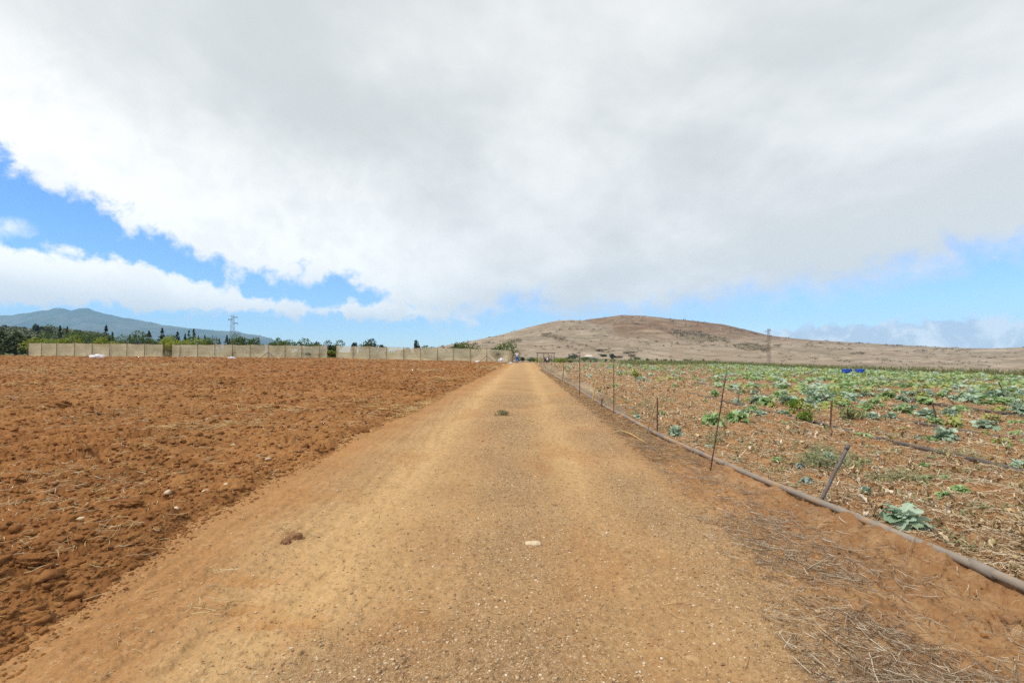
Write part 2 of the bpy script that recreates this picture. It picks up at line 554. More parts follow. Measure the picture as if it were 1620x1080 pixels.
M['bright'] = leaf_mat('bright_weed_leaf', (0.08, 0.17, 0.012), (0.22, 0.33, 0.03), 0.35)
M['grass'] = leaf_mat('edge_grass', (0.20, 0.24, 0.075), (0.42, 0.41, 0.19), 0.3)
M['dry_tuft'] = leaf_mat('dry_tuft', (0.13, 0.12, 0.05), (0.30, 0.24, 0.12), 0.2)
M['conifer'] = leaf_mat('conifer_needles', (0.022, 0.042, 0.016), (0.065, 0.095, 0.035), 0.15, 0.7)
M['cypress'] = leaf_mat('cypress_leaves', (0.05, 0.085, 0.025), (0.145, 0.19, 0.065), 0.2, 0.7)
M['broad'] = leaf_mat('broad_leaves', (0.045, 0.085, 0.014), (0.14, 0.20, 0.035), 0.3, 0.6)
M['lime'] = leaf_mat('lime_leaves', (0.15, 0.20, 0.015), (0.34, 0.38, 0.04), 0.3, 0.6)
M['pine'] = leaf_mat('pine_needles', (0.09, 0.12, 0.05), (0.20, 0.22, 0.10), 0.2, 0.7)
M['purple'] = leaf_mat('purple_leaves', (0.13, 0.09, 0.11), (0.27, 0.19, 0.22), 0.2, 0.7)
M['wood_mass'] = leaf_mat('far_wood', (0.075, 0.095, 0.05), (0.23, 0.235, 0.13), 0.1, 0.8)
M['scrub'] = leaf_mat('hill_scrub', (0.165, 0.13, 0.083), (0.27, 0.21, 0.135), 0.1, 0.9)
M['white_bag'] = plain('white_plastic', (0.80, 0.80, 0.80), (0.68, 0.68, 0.70), 6, 0.45, bump=0.4)
M['white_paint'] = plain('white_paint', (0.80, 0.79, 0.76), (0.70, 0.68, 0.64), 2, 0.7, wear=(0.66, 0.62, 0.55))
M['tile'] = plain('pale_roof', (0.66, 0.58, 0.48), (0.52, 0.42, 0.33), 3, 0.8)
M['dark'] = plain('dark_opening', (0.03, 0.03, 0.035), None, 3, 0.4)
M['blue_crate'] = plain('blue_plastic', (0.03, 0.11, 0.55), (0.02, 0.07, 0.42), 5, 0.4)
M['skin'] = plain('skin', (0.52, 0.28, 0.18), (0.46, 0.24, 0.15), 30, 0.6, bump=0.05)
M['shirt'] = plain('white_cloth', (0.80, 0.80, 0.80), (0.70, 0.70, 0.72), 12, 0.85)
M['jeans'] = plain('blue_cloth', (0.03, 0.14, 0.50), (0.02, 0.10, 0.38), 12, 0.85)
M['hair'] = plain('dark_hair', (0.02, 0.014, 0.01), None, 30, 0.6)
M['flower'] = plain('yellow_petals', (0.75, 0.55, 0.02), None, 30, 0.6)


def net_mat(name, c1, c2, alpha):
    t = NT(name); p = t.pos()
    b = t.n('ShaderNodeMapping', {'Scale': (0.12, 0.12, 5.0)}); t.t.links.new(p, b.inputs[0])
    n = t.noise(b.outputs[0], 1.6, 3, 0.6); n2 = t.noise(p, 0.7, 4, 0.6)
    col = t.mix(t.rng(n, 0.35, 0.65), c1, c2)
    d = t.n('ShaderNodeBsdfDiffuse', {0: col}); tl = t.n('ShaderNodeBsdfTranslucent', {0: col})
    m1 = t.n('ShaderNodeMixShader', {0: 0.32}); t.t.links.new(d.outputs[0], m1.inputs[1]); t.t.links.new(tl.outputs[0], m1.inputs[2])
    tp = t.n('ShaderNodeBsdfTransparent')
    m2 = t.n('ShaderNodeMixShader', {0: t.rng(n2, 0.2, 0.8, alpha - 0.18, alpha + 0.14)})
    t.t.links.new(tp.outputs[0], m2.inputs[1]); t.t.links.new(m1.outputs[0], m2.inputs[2])
    return t.out(m2.outputs[0])


M['net'] = net_mat('shade_net', (0.85, 0.745, 0.465), (0.91, 0.83, 0.59), 0.68)
M['low_net'] = net_mat('wind_net', (0.52, 0.43, 0.30), (0.62, 0.53, 0.39), 0.5)


def land_mat():
    t = NT('dry_grass_land'); p = t.pos()
    a = t.noise(p, 0.006, 6, 0.6); b = t.noise(t.scl(p, (0.03, 0.12, 0.1)), 1, 6, 0.7); c = t.noise(p, 0.35, 5, 0.7)
    col = t.mix(t.rng(a, 0.38, 0.62), (0.26, 0.185, 0.12), (0.31, 0.22, 0.14))
    col = t.mix(t.m_('MULTIPLY', t.rng(b, 0.5, 0.68), 0.7), col, (0.25, 0.175, 0.105))
    col = t.mix(t.m_('MULTIPLY', t.rng(c, 0.5, 0.7), 0.35), col, (0.48, 0.37, 0.24))
    x = t.n('ShaderNodeSeparateXYZ', {0: p})
    # greener, browner ground to the west where trees grow
    col = t.mix(t.rng(x.outputs[0], -2, -40), col, t.mix(t.rng(c, 0.4, 0.6), (0.075, 0.085, 0.035), (0.15, 0.14, 0.06)))
    return t.out(t.bsdf(col, 0.95, None, 0.05))


def hill_mat():
    t = NT('dry_hill'); p = t.pos()
    red = t.attr('red'); scr = t.attr('scrub')
    a = t.noise(t.scl(p, (0.006, 0.02, 0.05)), 1, 7, 0.65); b = t.noise(t.scl(p, (0.02, 0.03, 0.16)), 1, 7, 0.72)
    c = t.noise(p, 0.16, 6, 0.75); e = t.noise(t.scl(p, (0.012, 0.03, 0.30)), 1, 5, 0.7)
    col = t.mix(t.rng(a, 0.38, 0.64), (0.28, 0.212, 0.148), (0.35, 0.275, 0.20))
    col = t.mix(red, col, t.mix(t.rng(a, 0.38, 0.64), (0.185, 0.115, 0.070), (0.245, 0.155, 0.095)))
    col = t.mix(t.m_('MULTIPLY', t.rng(b, 0.50, 0.58), 0.6), col, (0.18, 0.145, 0.095))
    col = t.mix(t.m_('MULTIPLY', t.rng(e, 0.54, 0.66), 0.6), col, (0.44, 0.36, 0.265))
    col = t.mix(t.m_('MULTIPLY', t.rng(c, 0.50, 0.66), 0.38), col, (0.19, 0.145, 0.09))
    f = t.noise(t.scl(p, (0.05, 0.08, 0.55)), 1, 5, 0.7)
    col = t.mix(t.m_('MULTIPLY', t.rng(f, 0.52, 0.60), 0.5), col, (0.20, 0.145, 0.095))
    col = t.mix(t.m_('MULTIPLY', t.rng(f, 0.46, 0.38), 0.45), col, (0.46, 0.38, 0.29))
    col = t.mix(t.m_('MULTIPLY', red, 0.85), col, t.mix(1.0, col, (0.80, 0.68, 0.60), 'MULTIPLY'))
    col = t.mix(scr, col, t.mix(t.rng(c, 0.45, 0.6), (0.24, 0.185, 0.115), (0.145, 0.115, 0.068)))
    return t.out(t.bsdf(col, 0.95, None, 0.05))


def mountain_mat():
    t = NT('far_mountain'); p = t.pos()
    a = t.noise(p, 0.0016, 7, 0.65); b = t.noise(p, 0.006, 6, 0.7)
    col = t.mix(t.rng(a, 0.42, 0.6), (0.04, 0.070, 0.058), (0.12, 0.13, 0.115))
    col = t.mix(t.m_('MULTIPLY', t.rng(b, 0.5, 0.65), 0.6), col, (0.05, 0.075, 0.04))
    return t.out(t.bsdf(col, 0.95, None, 0.05))


M['land'] = land_mat(); M['hill'] = hill_mat(); M['mountain'] = mountain_mat()

# ------------------------------------------------------------------ near ground: one height grid, three surfaces
ys = [1.15]
while ys[-1] < 76:
    y = ys[-1]
    ys.append(y + min(max(0.0035, 0.62 * y * y / 773.0), 0.0065 * y))
ys = np.array(ys)
us = np.linspace(-1, 1, 1500)
GX = us[None, :] * (1.22 * ys[:, None] + 1.4)
GY = np.repeat(ys[:, None], len(us), 1)
GZ, WL, WR = Hfull(GX, GY)
idx = np.arange(GX.size).reshape(GX.shape)
quads = np.stack([idx[:-1, :-1], idx[:-1, 1:], idx[1:, 1:], idx[1:, :-1]], -1).reshape(-1, 4)
cx = GX.ravel()[quads].mean(1); cy = GY.ravel()[quads].mean(1)
wlc = WL.ravel()[quads].mean(1); wrc = WR.ravel()[quads].mean(1)
keep = (cx < xfar(cy)) & ~((cx > 1.9) & (cy > FAR_Y + 2)) & (cx > -92)
selL = keep & (wlc > 0.5); selR = keep & (wrc > 0.5) & ~selL; selM = keep & ~selL & ~selR
P3 = np.stack([GX.ravel(), GY.ravel(), GZ.ravel()], 1)


def road_mask(x, y):
    w = fbm(x * 0.5, y * 0.12, 60, 3)
    tr = gau((x + 1.5 + 0.15 * w) / 0.42) + 0.9 * gau((x - 0.68 + 0.12 * w) / 0.30) * ss((y - 2.5) / 4) + 0.4 * gau((x - 1.35 + 0.2 * w) / 0.25) * ss((y - 6) / 6) + ss((y - 18) / 30) * 0.45
    gr = gau((x + 0.2 + 0.2 * w) / 0.55) + 0.9 * gau((x - 1.35 + 0.2 * w) / 0.5)
    gr = gr * (0.55 + 0.8 * fbm(x * 0.7, y * 0.35, 61, 3)) * (1 - 0.6 * ss((y - 10) / 20)) + 0.9 * gau((x + 0.9) / 0.5) * gau((y - 2.35) / 0.35)
    rd = ss((xl(y) + 0.95 - x + 0.2 * w) / 0.7) * 0.8 + 0.9 * ss((x - 1.55 - 0.25 * w) / 0.6) + 0.5 * ss(fbm(x * 1.1, y * 0.6, 63, 3) * 1.8 - 0.25)
    return np.stack([np.clip(tr, 0, 1), np.clip(gr, 0, 1), np.clip(rd + sum(0.7 * gau((x - qx) / 0.3) * gau((y - qy) / 0.08) for qx, qy in ((-1.95, 3.38), (-1.78, 3.04), (-1.52, 2.88))), 0, 1)], -1)


def sub_mesh(name, sel, mat, fn=None):
    q = quads[sel]
    u, inv = np.unique(q, return_inverse=True)
    V = P3[u]
    at = {}
    if fn:
        at['mask'] = fn(V[:, 0], V[:, 1])
    o = np_mesh(name, V, inv.reshape(q.shape), mat, attrs=at)
    o['kind'] = 'structure'
    return o


sub_mesh('ploughed_field', selL, M['field'])
sub_mesh('road', selM, M['road'], road_mask)
sub_mesh('vegetable_field', selR, M['veg'])
del quads, P3, cx, cy, wlc, wrc

# wide land to the horizon
rr = np.concatenate([[0.0], np.geomspace(2.0, 6900, 230)])
aa = np.linspace(-np.pi, np.pi, 1081)
RX = rr[:, None] * np.sin(aa)[None]; RY = rr[:, None] * np.cos(aa)[None]
nearm = (RX > -95) & (RX < 40) & (RY > -2) & (RY < 78)
RZ = Hbase(RX, RY) - 0.22 * nearm - 0.05
RZ = RZ + 0.5 * fbm(RX * 0.012, RY * 0.012, 70, 3) * ss((np.hypot(RX, RY) - 90) / 120)
idx = np.arange(RX.size).reshape(RX.shape)
q = np.stack([idx[:-1, :-1], idx[1:, :-1], idx[1:, 1:], idx[:-1, 1:]], -1).reshape(-1, 4)
o = np_mesh('ground', np.stack([RX.ravel(), RY.ravel(), RZ.ravel()], 1), q, M['land']); o['kind'] = 'structure'


# hill
def crest(px_list, py_list, Yc):
    X = (np.array(px_list) - 826) / FPX
    Z = CAM_Z + (557 - np.array(py_list)) / FPX * Yc
    return X, Z


YA, YB = 570.0, 780.0
uA, zA = crest([300, 500, 620, 680, 740, 800, 838, 865, 885, 905, 925, 960, 1000, 1060, 1120, 1200, 1300], [566, 562, 556, 550.5, 541, 527.5, 517, 510, 506.3, 505.6, 507, 516, 529, 546, 556, 566, 572], YA)
uB, zB = crest([600, 760, 860, 925, 960, 985, 1010, 1060, 1100, 1140, 1180, 1215, 1280, 1330, 1420, 1500, 1560, 1620, 1800, 2200],
               [575, 545, 521, 506, 501, 498, 499, 504, 508, 513, 522, 531, 538, 541, 546, 550, 551, 549, 548, 556], YB)


def Hhill(X, Y):
    u = X / Y
    v = valley(X, Y) - 0.25
    cA = np.interp(u, uA, zA); cB = np.interp(u, uB, zB)
    tA = (Y - 285) / (YA - 285); tB = (Y - 270) / (YB - 270)

    def prof(t, p):
        up = np.clip(t, 0, 1) ** p
        up = np.where(t < 1, up * (1 + 0.35 * (1 - up)) / 1.0 * 0.999, 1)
        return np.where(t > 1, 1 - 0.6 * (np.clip(t - 1, 0, 1.6)) ** 1.6, np.minimum(up, 1))
    rough = 2.6 * fbm(X * 0.011, Y * 0.009, 81, 4) - 2.2 * np.abs(fbm(X * 0.02 + Y * 0.004, Y * 0.006, 83, 3)) + 0.35 * fbm(X * 0.06, Y * 0.06, 82, 3)
    env = lambda t: ss(t * 3) * ss((1.02 - t) * 4) + 0.15 * ss(t * 3)
    hA = v + (cA - v) * prof(tA, 1.25) + rough * env(tA)
    hB = v + (cB - v) * prof(tB, 1.35) + rough * env(tB) * 1.3
    return hA, hB, v


hy = np.concatenate([np.linspace(262, 570, 200), np.linspace(571.5, 800, 170), np.linspace(810, 1300, 30)])
hu = np.linspace(-0.75, 1.7, 1200)
HX = hu[None] * hy[:, None]; HY = np.repeat(hy[:, None], len(hu), 1)
hA, hB, hv = Hhill(HX, HY)
HZ = np.maximum(hA, hB)
redm = ss((hB - hA) / 3 + 0.3) * ss((HZ - 8) / 22.0) * (0.75 + 0.5 * fbm(HX * 0.008, HY * 0.02, 90, 3))
scr = np.zeros_like(HX)
pxs = 826 + FPX * HX / HY; pys = 557 - FPX * (HZ - CAM_Z) / HY


def hpatch(x0, y0, a, b, ang):
    c, s = math.cos(ang), math.sin(ang)
    dx, dy = pxs - x0, pys - y0
    d = np.hypot((dx * c + dy * s) / a, (-dx * s + dy * c) / b)
    return ss((1.15 - d + 0.35 * fbm(pxs * 0.08, pys * 0.2, 91, 3)) * 3)


HP = [(1100, 532.5, 45, 7, 0.18), (1188, 549, 32, 6, 0.06), (868, 531, 14, 3.5, 0.1), (885, 536, 12, 3, 0.35), (1345, 559, 10, 2, 0), (1225, 546, 6, 1.5, 0), (815, 541, 12, 2.5, -0.2)]
front = HY < 790
for p_ in HP:
    scr = np.maximum(scr, hpatch(*p_) * front)
idx = np.arange(HX.size).reshape(HX.shape)
q = np.stack([idx[:-1, :-1], idx[:-1, 1:], idx[1:, 1:], idx[1:, :-1]], -1).reshape(-1, 4)
o = np_mesh('hill', np.stack([HX.ravel(), HY.ravel(), HZ.ravel()], 1), q, M['hill'],
            attrs={'red': np.clip(redm, 0, 1).ravel(), 'scrub': np.clip(scr * 0.85, 0, 1).ravel()})
o['kind'] = 'structure'

# low scrub over the hill (nobody could count it)
den = (0.012 + 0.55 * scr + 0.16 * ss(2.2 * fbm(HX * 0.01, HY * 0.03, 95, 3) - 0.45)) * (HY < 780) * (HY > 300)
den = den / den.sum()
pick = R.choice(HX.size, 2600, p=den.ravel())
C, S, T = [], [], []
for i in pick:
    w = R.uniform(0.7, 2.2) * (HY.ravel()[i] / 500) ** 0.7
    k = 9
    off = R.normal(0, 1, (k, 3)) * np.array([w * 0.6, w * 0.6, w * 0.25])
    c0 = np.array([HX.ravel()[i] + R.uniform(-2, 2), HY.ravel()[i] + R.uniform(-1, 1), HZ.ravel()[i] + w * 0.25])
    C.append(c0 + off); S.append(np.full(k, w * 0.75)); T.append(np.full(k * 4, R.uniform(0, 1)))
V, F = leaf_cards(np.concatenate(C), np.concatenate(S), 1.2)
tag(np_mesh('hill_scrub', V, F, M['scrub'], attrs={'tint': np.concatenate(T)}), 'low dark scrub dotted over the dry brown hill', 'scrub', kind='stuff')

# far mountain
YM = 5200.0
mpx = [-500, -200, -60, 0, 30, 55, 70, 84, 97, 110, 125, 138, 160, 185, 210, 240, 270, 300, 340, 368, 382, 398, 407, 425, 430, 438, 446, 500]
mpy = [505, 500, 498, 496.5, 492.5, 489.5, 486, 486.3, 489, 485.6, 486, 490.5, 496, 501.5, 505, 511, 515.5, 519, 522.5, 523, 527, 530, 531, 534, 538, 544, 560, 585]
um, zm = crest(mpx, mpy, YM)
my = np.concatenate([np.linspace(3300, 5200, 150), np.linspace(5250, 6300, 20)])
mu = np.linspace((-500 - 826) / FPX, (500 - 826) / FPX, 900)
MX = mu[None] * my[:, None]; MY = np.repeat(my[:, None], len(mu), 1)
mc = np.interp(mu, um, zm)[None] + 7.0 * fbm(MX * 0.006, MX * 0.002, 99, 4) * ss((np.interp(mu, um, zm)[None] - 20) / 60)
tm = (MY - 3300) / 1900
rid = 1 - np.abs(fbm(MX * 0.0022, MY * 0.0011, 97, 4))
MZ = -16 + (mc + 16) * np.where(tm < 1, np.clip(tm, 0, 1) ** 1.2, 1 - (tm - 1) * 0.8)
MZ = MZ - (1 - rid) * 90 * ss(tm * 2.5) * ss((1 - tm) * 3) * np.clip((mc + 16) / 300, 0, 1)
idx = np.arange(MX.size).reshape(MX.shape)
q = np.stack([idx[:-1, :-1], idx[:-1, 1:], idx[1:, 1:], idx[1:, :-1]], -1).reshape(-1, 4)
o = np_mesh('mountain', np.stack([MX.ravel(), MY.ravel(), MZ.ravel()], 1), q, M['mountain']); o['kind'] = 'structure'


# ------------------------------------------------------------------ loose soil, gravel, straw (stuff)
def scatter_blobs(name, X, Y, size, colors, mat, sub=1, sink=0.3, flat=0.65):
    V0, F0 = ICO[sub]; F0 = np.array(F0)
    n = len(X)
    Z = Hfull(X, Y)[0]
    a = R.uniform(0, 2 * np.pi, n)
    sc = size[:, None] * np.stack([R.uniform(0.7, 1.25, n), R.uniform(0.7, 1.25, n), R.uniform(0.45, 0.8, n) * flat / 0.65], 1)
    jit = 1 + 0.28 * R.normal(0, 1, (n, len(V0)))
    V = V0[None] * np.clip(jit, 0.5, 1.5)[..., None] * sc[:, None]
    ca, sa = np.cos(a)[:, None], np.sin(a)[:, None]
    V = np.stack([V[..., 0] * ca - V[..., 1] * sa, V[..., 0] * sa + V[..., 1] * ca, V[..., 2]], -1)
    V = V + np.stack([X, Y, Z + size * sink * 0.4], 1)[:, None]
    F = (F0[None] + (np.arange(n) * len(V0))[:, None, None]).reshape(-1, 3)
    at = {}
    if colors is not None:
        at['piece'] = np.repeat(colors, len(V0), 0)
    return np_mesh(name, V.reshape(-1, 3), F, mat, attrs=at, smooth=(sub > 1))


def polar_pts(n, y0, y1, xa, xb, power=1.0):
    """points denser near the camera, x between xa(y) and xb(y)"""
    y = y0 * (y1 / y0) ** (R.uniform(0, 1, n) ** power)
    x = xa(y) + (xb(y) - xa(y)) * R.uniform(0, 1, n)
    return x, y


# clods in the ploughed field
x, y = polar_pts(15000, 2.0, 26, lambda y: np.maximum(-1.25 * y - 1.5, -40), lambda y: xl(y) - 0.12)
sz = 0.006 + 0.016 * R.random(len(x)) ** 2.6 * (1 + y / 9) + 0.0009 * y
big = R.random(len(x)) < 0.03
sz = np.where(big, sz * 2.2, sz)
tag(scatter_blobs('soil_clods', x, y, np.minimum(sz, 0.10), None, M['clod'], 2), 'crumbled red brown clods lying over the ploughed field', 'clods', kind='stuff')
x, y = polar_pts(9000, 18, 70, lambda y: np.maximum(-1.22 * y - 1.5, -85), lambda y: xl(y) - 0.2, 0.7)
sz = 0.03 + 0.0011 * y + 0.07 * R.random(len(x)) ** 3
tag(scatter_blobs('soil_clods', x, y, sz, None, M['clod'], 1, 0.1), 'red brown clods dotting the far half of the ploughed field', 'clods', kind='stuff')
# crumbs at field edges and along the red strip beside the pipe
x, y = polar_pts(3500, 2.0, 18, lambda y: xl(y) - 0.5, lambda y: xl(y) + 0.02)
x2, y2 = polar_pts(3500, 2.2, 20, lambda y: xr(y) - 0.1, lambda y: np.minimum(xpipe(y) + 3, 1.25 * y + 1.4))
x = np.concatenate([x, x2]); y = np.concatenate([y, y2])
tag(scatter_blobs('soil_crumbs', x, y, 0.003 + 0.013 * R.random(len(x)) ** 4 + 0.0005 * y, None, M['clod'], 1), 'small crumbs of red soil along both road edges', 'soil crumbs', kind='stuff')
# gravel on the road
x, y = polar_pts(170000, 1.9, 18, lambda y: xl(y) + 0.15, lambda y: xr(y) + 0.2)
mk = road_mask(x, y)
k = R.random(len(x)) < (0.22 + 0.78 * mk[:, 1]) * (1 - 0.5 * mk[:, 0]) * (1 - 0.75 * ss((xl(y) + 1.1 - x) / 0.6))
x, y = x[k], y[k]
sz = 0.0020 + 0.0065 * R.random(len(x)) ** 3.5 + 0.0004 * y
base = np.array([[0.36, 0.21, 0.10], [0.46, 0.30, 0.16], [0.58, 0.43, 0.27], [0.25, 0.155, 0.09], [0.70, 0.59, 0.44]])
cc = base[R.choice(5, len(x), p=[0.30, 0.34, 0.20, 0.12, 0.04])] * R.uniform(0.85, 1.12, (len(x), 1))
tag(scatter_blobs('gravel', x, y, sz, cc, M['pebble'], 1, 0.25), 'fine brown and pale gravel strewn on the dirt road', 'gravel', kind='stuff')


def litter(name, X, Y, L, rad, colors, label, cat, lift=0.01, ang=None, stand=0.12, bend=0.5, mat='straw', npt=5):
    n = len(X)
    th = R.uniform(0, 2 * np.pi, n) if ang is None else ang
    cv = R.normal(0, bend, n)
    t = np.linspace(-0.5, 0.5, npt)
    A = th[:, None] + cv[:, None] * t[None] * 2
    dx = np.cos(A) * L[:, None] / (npt - 1); dy = np.sin(A) * L[:, None] / (npt - 1)
    PX = X[:, None] + np.cumsum(dx, 1) - dx.sum(1, keepdims=True) / 2
    PY = Y[:, None] + np.cumsum(dy, 1) - dy.sum(1, keepdims=True) / 2
    PZ = Hfull(PX, np.maximum(PY, 1.2))[0]
    zm_ = PZ.max(1, keepdims=True)
    PZ = PZ * 0.35 + zm_ * 0.65 + rad[:, None] + lift * R.random((n, 1))
    up = np.abs(R.normal(0, stand, n)) * L
    sg = np.where(R.random(n) < 0.5, 1, -1)
    PZ = PZ + np.maximum(0, (t[None] * sg[:, None])) * up[:, None] * 1.4
    V, F, per = strips(np.stack([PX, PY, PZ], -1), rad)
    return tag(np_mesh(name, V, F, M[mat], attrs={'piece': np.repeat(colors, per, 0)}), label, cat, kind='stuff')


def straw_cols(n, pal, p=None):
    pal = np.array(pal)
    return pal[R.choice(len(pal), n, p=p)] * R.uniform(0.8, 1.1, (n, 1))


# straw in the ploughed field, in loose drifts
x, y = polar_pts(26000, 2.2, 70, lambda y: np.maximum(-1.2 * y - 1.5, -85), lambda y: xl(y) - 0.1, 0.75)
k = R.random(len(x)) < np.clip(0.16 + 1.1 * ss(1.3 * fbm(x * 0.22, y * 0.16, 111, 3) + 0.15), 0, 1) * np.clip(0.06 + y / 15, 0, 1)
x, y = x[k], y[k]
L = (0.03 + 0.2 * R.random(len(x)) ** 2) * (1 + y / 40)
litter('straw', x, y, L, 0.0015 + 0.0006 * R.random(len(x)) + 0.00026 * y, straw_cols(len(x), [(0.62, 0.44, 0.21), (0.72, 0.55, 0.30), (0.50, 0.33, 0.15), (0.66, 0.56, 0.40)]),
       'pale straw strewn in drifts over the ploughed field', 'straw', 0.012)
# straw heaps lying in far drifts
hx, hyy = [], []
for (px, py, n, sx, sy) in [(262, 577, 130, 2.2, 1.4), (675, 587, 60, 0.9, 0.8), (690, 601, 50, 0.7, 0.7), (778, 582, 130, 0.6, 5.0), (795, 578, 60, 0.4, 4.0), (60, 588, 110, 3.0, 1.5), (110, 575, 90, 4, 2),
                            (405, 650, 60, 0.8, 0.5), (560, 642, 60, 0.9, 0.5), (20, 585, 80, 2.5, 1.0), (640, 655, 60, 0.5, 0.7), (700, 640, 40, 0.4, 1.5), (150, 615, 40, 1.5, 0.6), (30, 610, 60, 1.5, 0.6), (330, 680, 50, 0.8, 0.3)]:
    gx, gy = ground_at(px, py)
    hx.append(gx + R.normal(0, sx, n)); hyy.append(gy + R.normal(0, sy, n))
x = np.concatenate(hx); y = np.concatenate(hyy)
x = np.minimum(x, xl(y) - 0.05)
litter('straw', x, y, R.uniform(0.15, 0.5, len(x)), 0.003 + 0.00033 * y, straw_cols(len(x), [(0.66, 0.45, 0.20), (0.76, 0.56, 0.28), (0.55, 0.37, 0.16)]),
       'thick drifts of golden straw on the far ploughed field', 'straw', 0.08)
# stray straw on the road
x, y = polar_pts(150, 2.2, 12, lambda y: xl(y) + 0.1, lambda y: xr(y))
litter('straw', x, y, R.uniform(0.04, 0.16, len(x)), np.full(len(x), 0.0022), straw_cols(len(x), [(0.66, 0.46, 0.22), (0.55, 0.37, 0.18)]),
       'a few short bits of straw scattered on the dirt road', 'straw', 0.003)
# straw tufts seen near the left wheel track
tuft = []
for (px, py, s) in [(352, 908, 1.0), (312, 965, 1.0), (360, 962, 0.9), (165, 850, 1.3), (110, 882, 0.9), (345, 930, 0.6), (445, 835, 0.7), (485, 848, 0.9), (450, 845, 0.8), (290, 760, 0.9), (330, 730, 0.9), (15, 800, 1), (215, 845, 0.7), (110, 745, 0.9), (420, 690, 0.9)]:
    gx, gy = ground_at(px, py)
    n = 9
    tuft.append(np.stack([gx + R.normal(0, 0.045 * s, n), gy + R.normal(0, 0.035 * s, n), np.full(n, s)], 1))
tuft = np.concatenate(tuft)
litter('straw', tuft[:, 0], tuft[:, 1], R.uniform(0.06, 0.2, len(tuft)) * tuft[:, 2], np.full(len(tuft), 0.0021), straw_cols(len(tuft), [(0.70, 0.52, 0.27), (0.60, 0.42, 0.2), (0.76, 0.62, 0.40)]),
       'small stray tufts of pale straw beside the wheel track', 'straw', 0.03, stand=0.4)

# dead stalks heaped along the right road edge
x, y = polar_pts(38000, 2.0, 13, lambda y: xr(y) - 0.40, lambda y: np.minimum(xpipe(y) - 0.12, xr(y) + 1.25), 1.0)
f_ = (x - xr(y) + 0.4)
k = R.random(len(x)) < np.clip(0.95 * gau((f_ - 0.5) / 0.40) + 0.2, 0, 1) * np.clip(0.34 + 0.75 * ss(0.42 + 1.5 * fbm(x * 1.1, y * 0.7, 121, 3)), 0, 1) * np.clip(1.35 - y / 10, 0.12, 1)
x, y = x[k], y[k]
L = (0.02 + 0.11 * R.random(len(x)) ** 1.5) * np.where(R.random(len(x)) < 0.05, 3.5, 1)
ang = np.where(R.random(len(x)) < 0.12, R.normal(1.85, 0.6, len(x)), R.uniform(0, 2 * np.pi, len(x)))
litter('dead_stalks', x, y, L, 0.0008 + 0.0028 * R.random(len(x)) ** 3.5, straw_cols(len(x), [(0.38, 0.28, 0.185), (0.50, 0.40, 0.29), (0.29, 0.185, 0.11), (0.66, 0.56, 0.42), (0.20, 0.12, 0.065)], [0.28, 0.26, 0.22, 0.12, 0.12]),
       'tangled grey brown dead stalks heaped between road and pipe', 'dead stalks', 0.03, ang, 0.10, bend=0.2)
# thin stalk litter further along the edge
x, y = polar_pts(2600, 7, 45, lambda y: xr(y) - 0.3, lambda y: xpipe(y) - 0.05)
litter('dead_stalks', x, y, R.uniform(0.06, 0.3, len(x)), 0.0016 + 0.00022 * y, straw_cols(len(x), [(0.40, 0.28, 0.16), (0.52, 0.38, 0.22), (0.30, 0.18, 0.09)]),
       'thin dead stalks scattered along the far road edge', 'dead stalks', 0.02)
x, y = polar_pts(1500, 4.5, 50, lambda y: xpipe(y) + 0.3, lambda y: np.minimum(1.15 * y, 12), 0.8)
litter('dry_stubs', x, y, R.uniform(0.035, 0.12, len(x)) * (1 + y / 45), 0.003 + 0.007 * R.random(len(x)) + 0.0005 * y, straw_cols(len(x), [(0.66, 0.52, 0.32), (0.74, 0.62, 0.44), (0.54, 0.40, 0.22)]),
       'pale bent cabbage stubs left standing in the dry rows', 'dry stubs', 0.0, stand=0.55, bend=1.1)
# stalk and straw litter all over the vegetable field
x, y = polar_pts(60000, 3.0, 60, lambda y: xpipe(y) + 0.08, lambda y: np.minimum(1.2 * y + 1.4, xfar(y)), 0.8)
litter('crop_litter', x, y, (0.02 + 0.13 * R.random(len(x)) ** 2) * (1 + y / 30), 0.0017 + 0.00042 * y, straw_cols(len(x), [(0.48, 0.34, 0.19), (0.60, 0.46, 0.29), (0.35, 0.22, 0.12), (0.70, 0.57, 0.40)]),
       'dry stems and straw littering the vegetable field', 'crop litter', 0.02)


# ------------------------------------------------------------------ leaves and plants
def leaf_grid(L, W, curl, ruffle, nl=6, nw=5, seed=0, fold=0.0):
    """one leaf along +x from the origin"""
    u = np.linspace(0, 1, nl)[:, None]; v = np.linspace(-1, 1, nw)[None]
    w = W * 0.5 * np.where(u < 0.22, 0.16 + u * 0.8, 1.0) * np.sqrt(np.clip(1 - ((u - 0.60) / 0.43) ** 2, 0.02, 1)) * 1.15
    edge = 1 + 0.16 * np.sin(u * 23 + seed * 3 + v * 2) + 0.12 * np.sin(u * 41 + seed * 5 + v * 3)
    a = curl * u
    X = L * np.where(abs(curl) < 1e-4, u, np.sin(a) / (curl + 1e-9)) + 0 * v
    Z = L * (1 - np.cos(a)) / (curl + 1e-9) + 0 * v
    Y = v * w * edge
    Z = Z + ruffle * W * (0.6 * np.sin(u * 14 + seed * 1.7 + 2.5 * v) + 0.45 * np.sin(u * 27 + seed * 2.3 - 4 * v)) * np.abs(v) ** 1.5 + fold * np.abs(v) * w + 0.05 * W * np.sin(u * 19 + seed) * np.cos(v * 6 + seed)
    return np.stack([X, Y, Z], -1).reshape(-1, 3)


def grid_faces(nl, nw):
    i = np.arange(nl * nw).reshape(nl, nw)
    return np.stack([i[:-1, :-1], i[1:, :-1], i[1:, 1:], i[:-1, 1:]], -1).reshape(-1, 4)


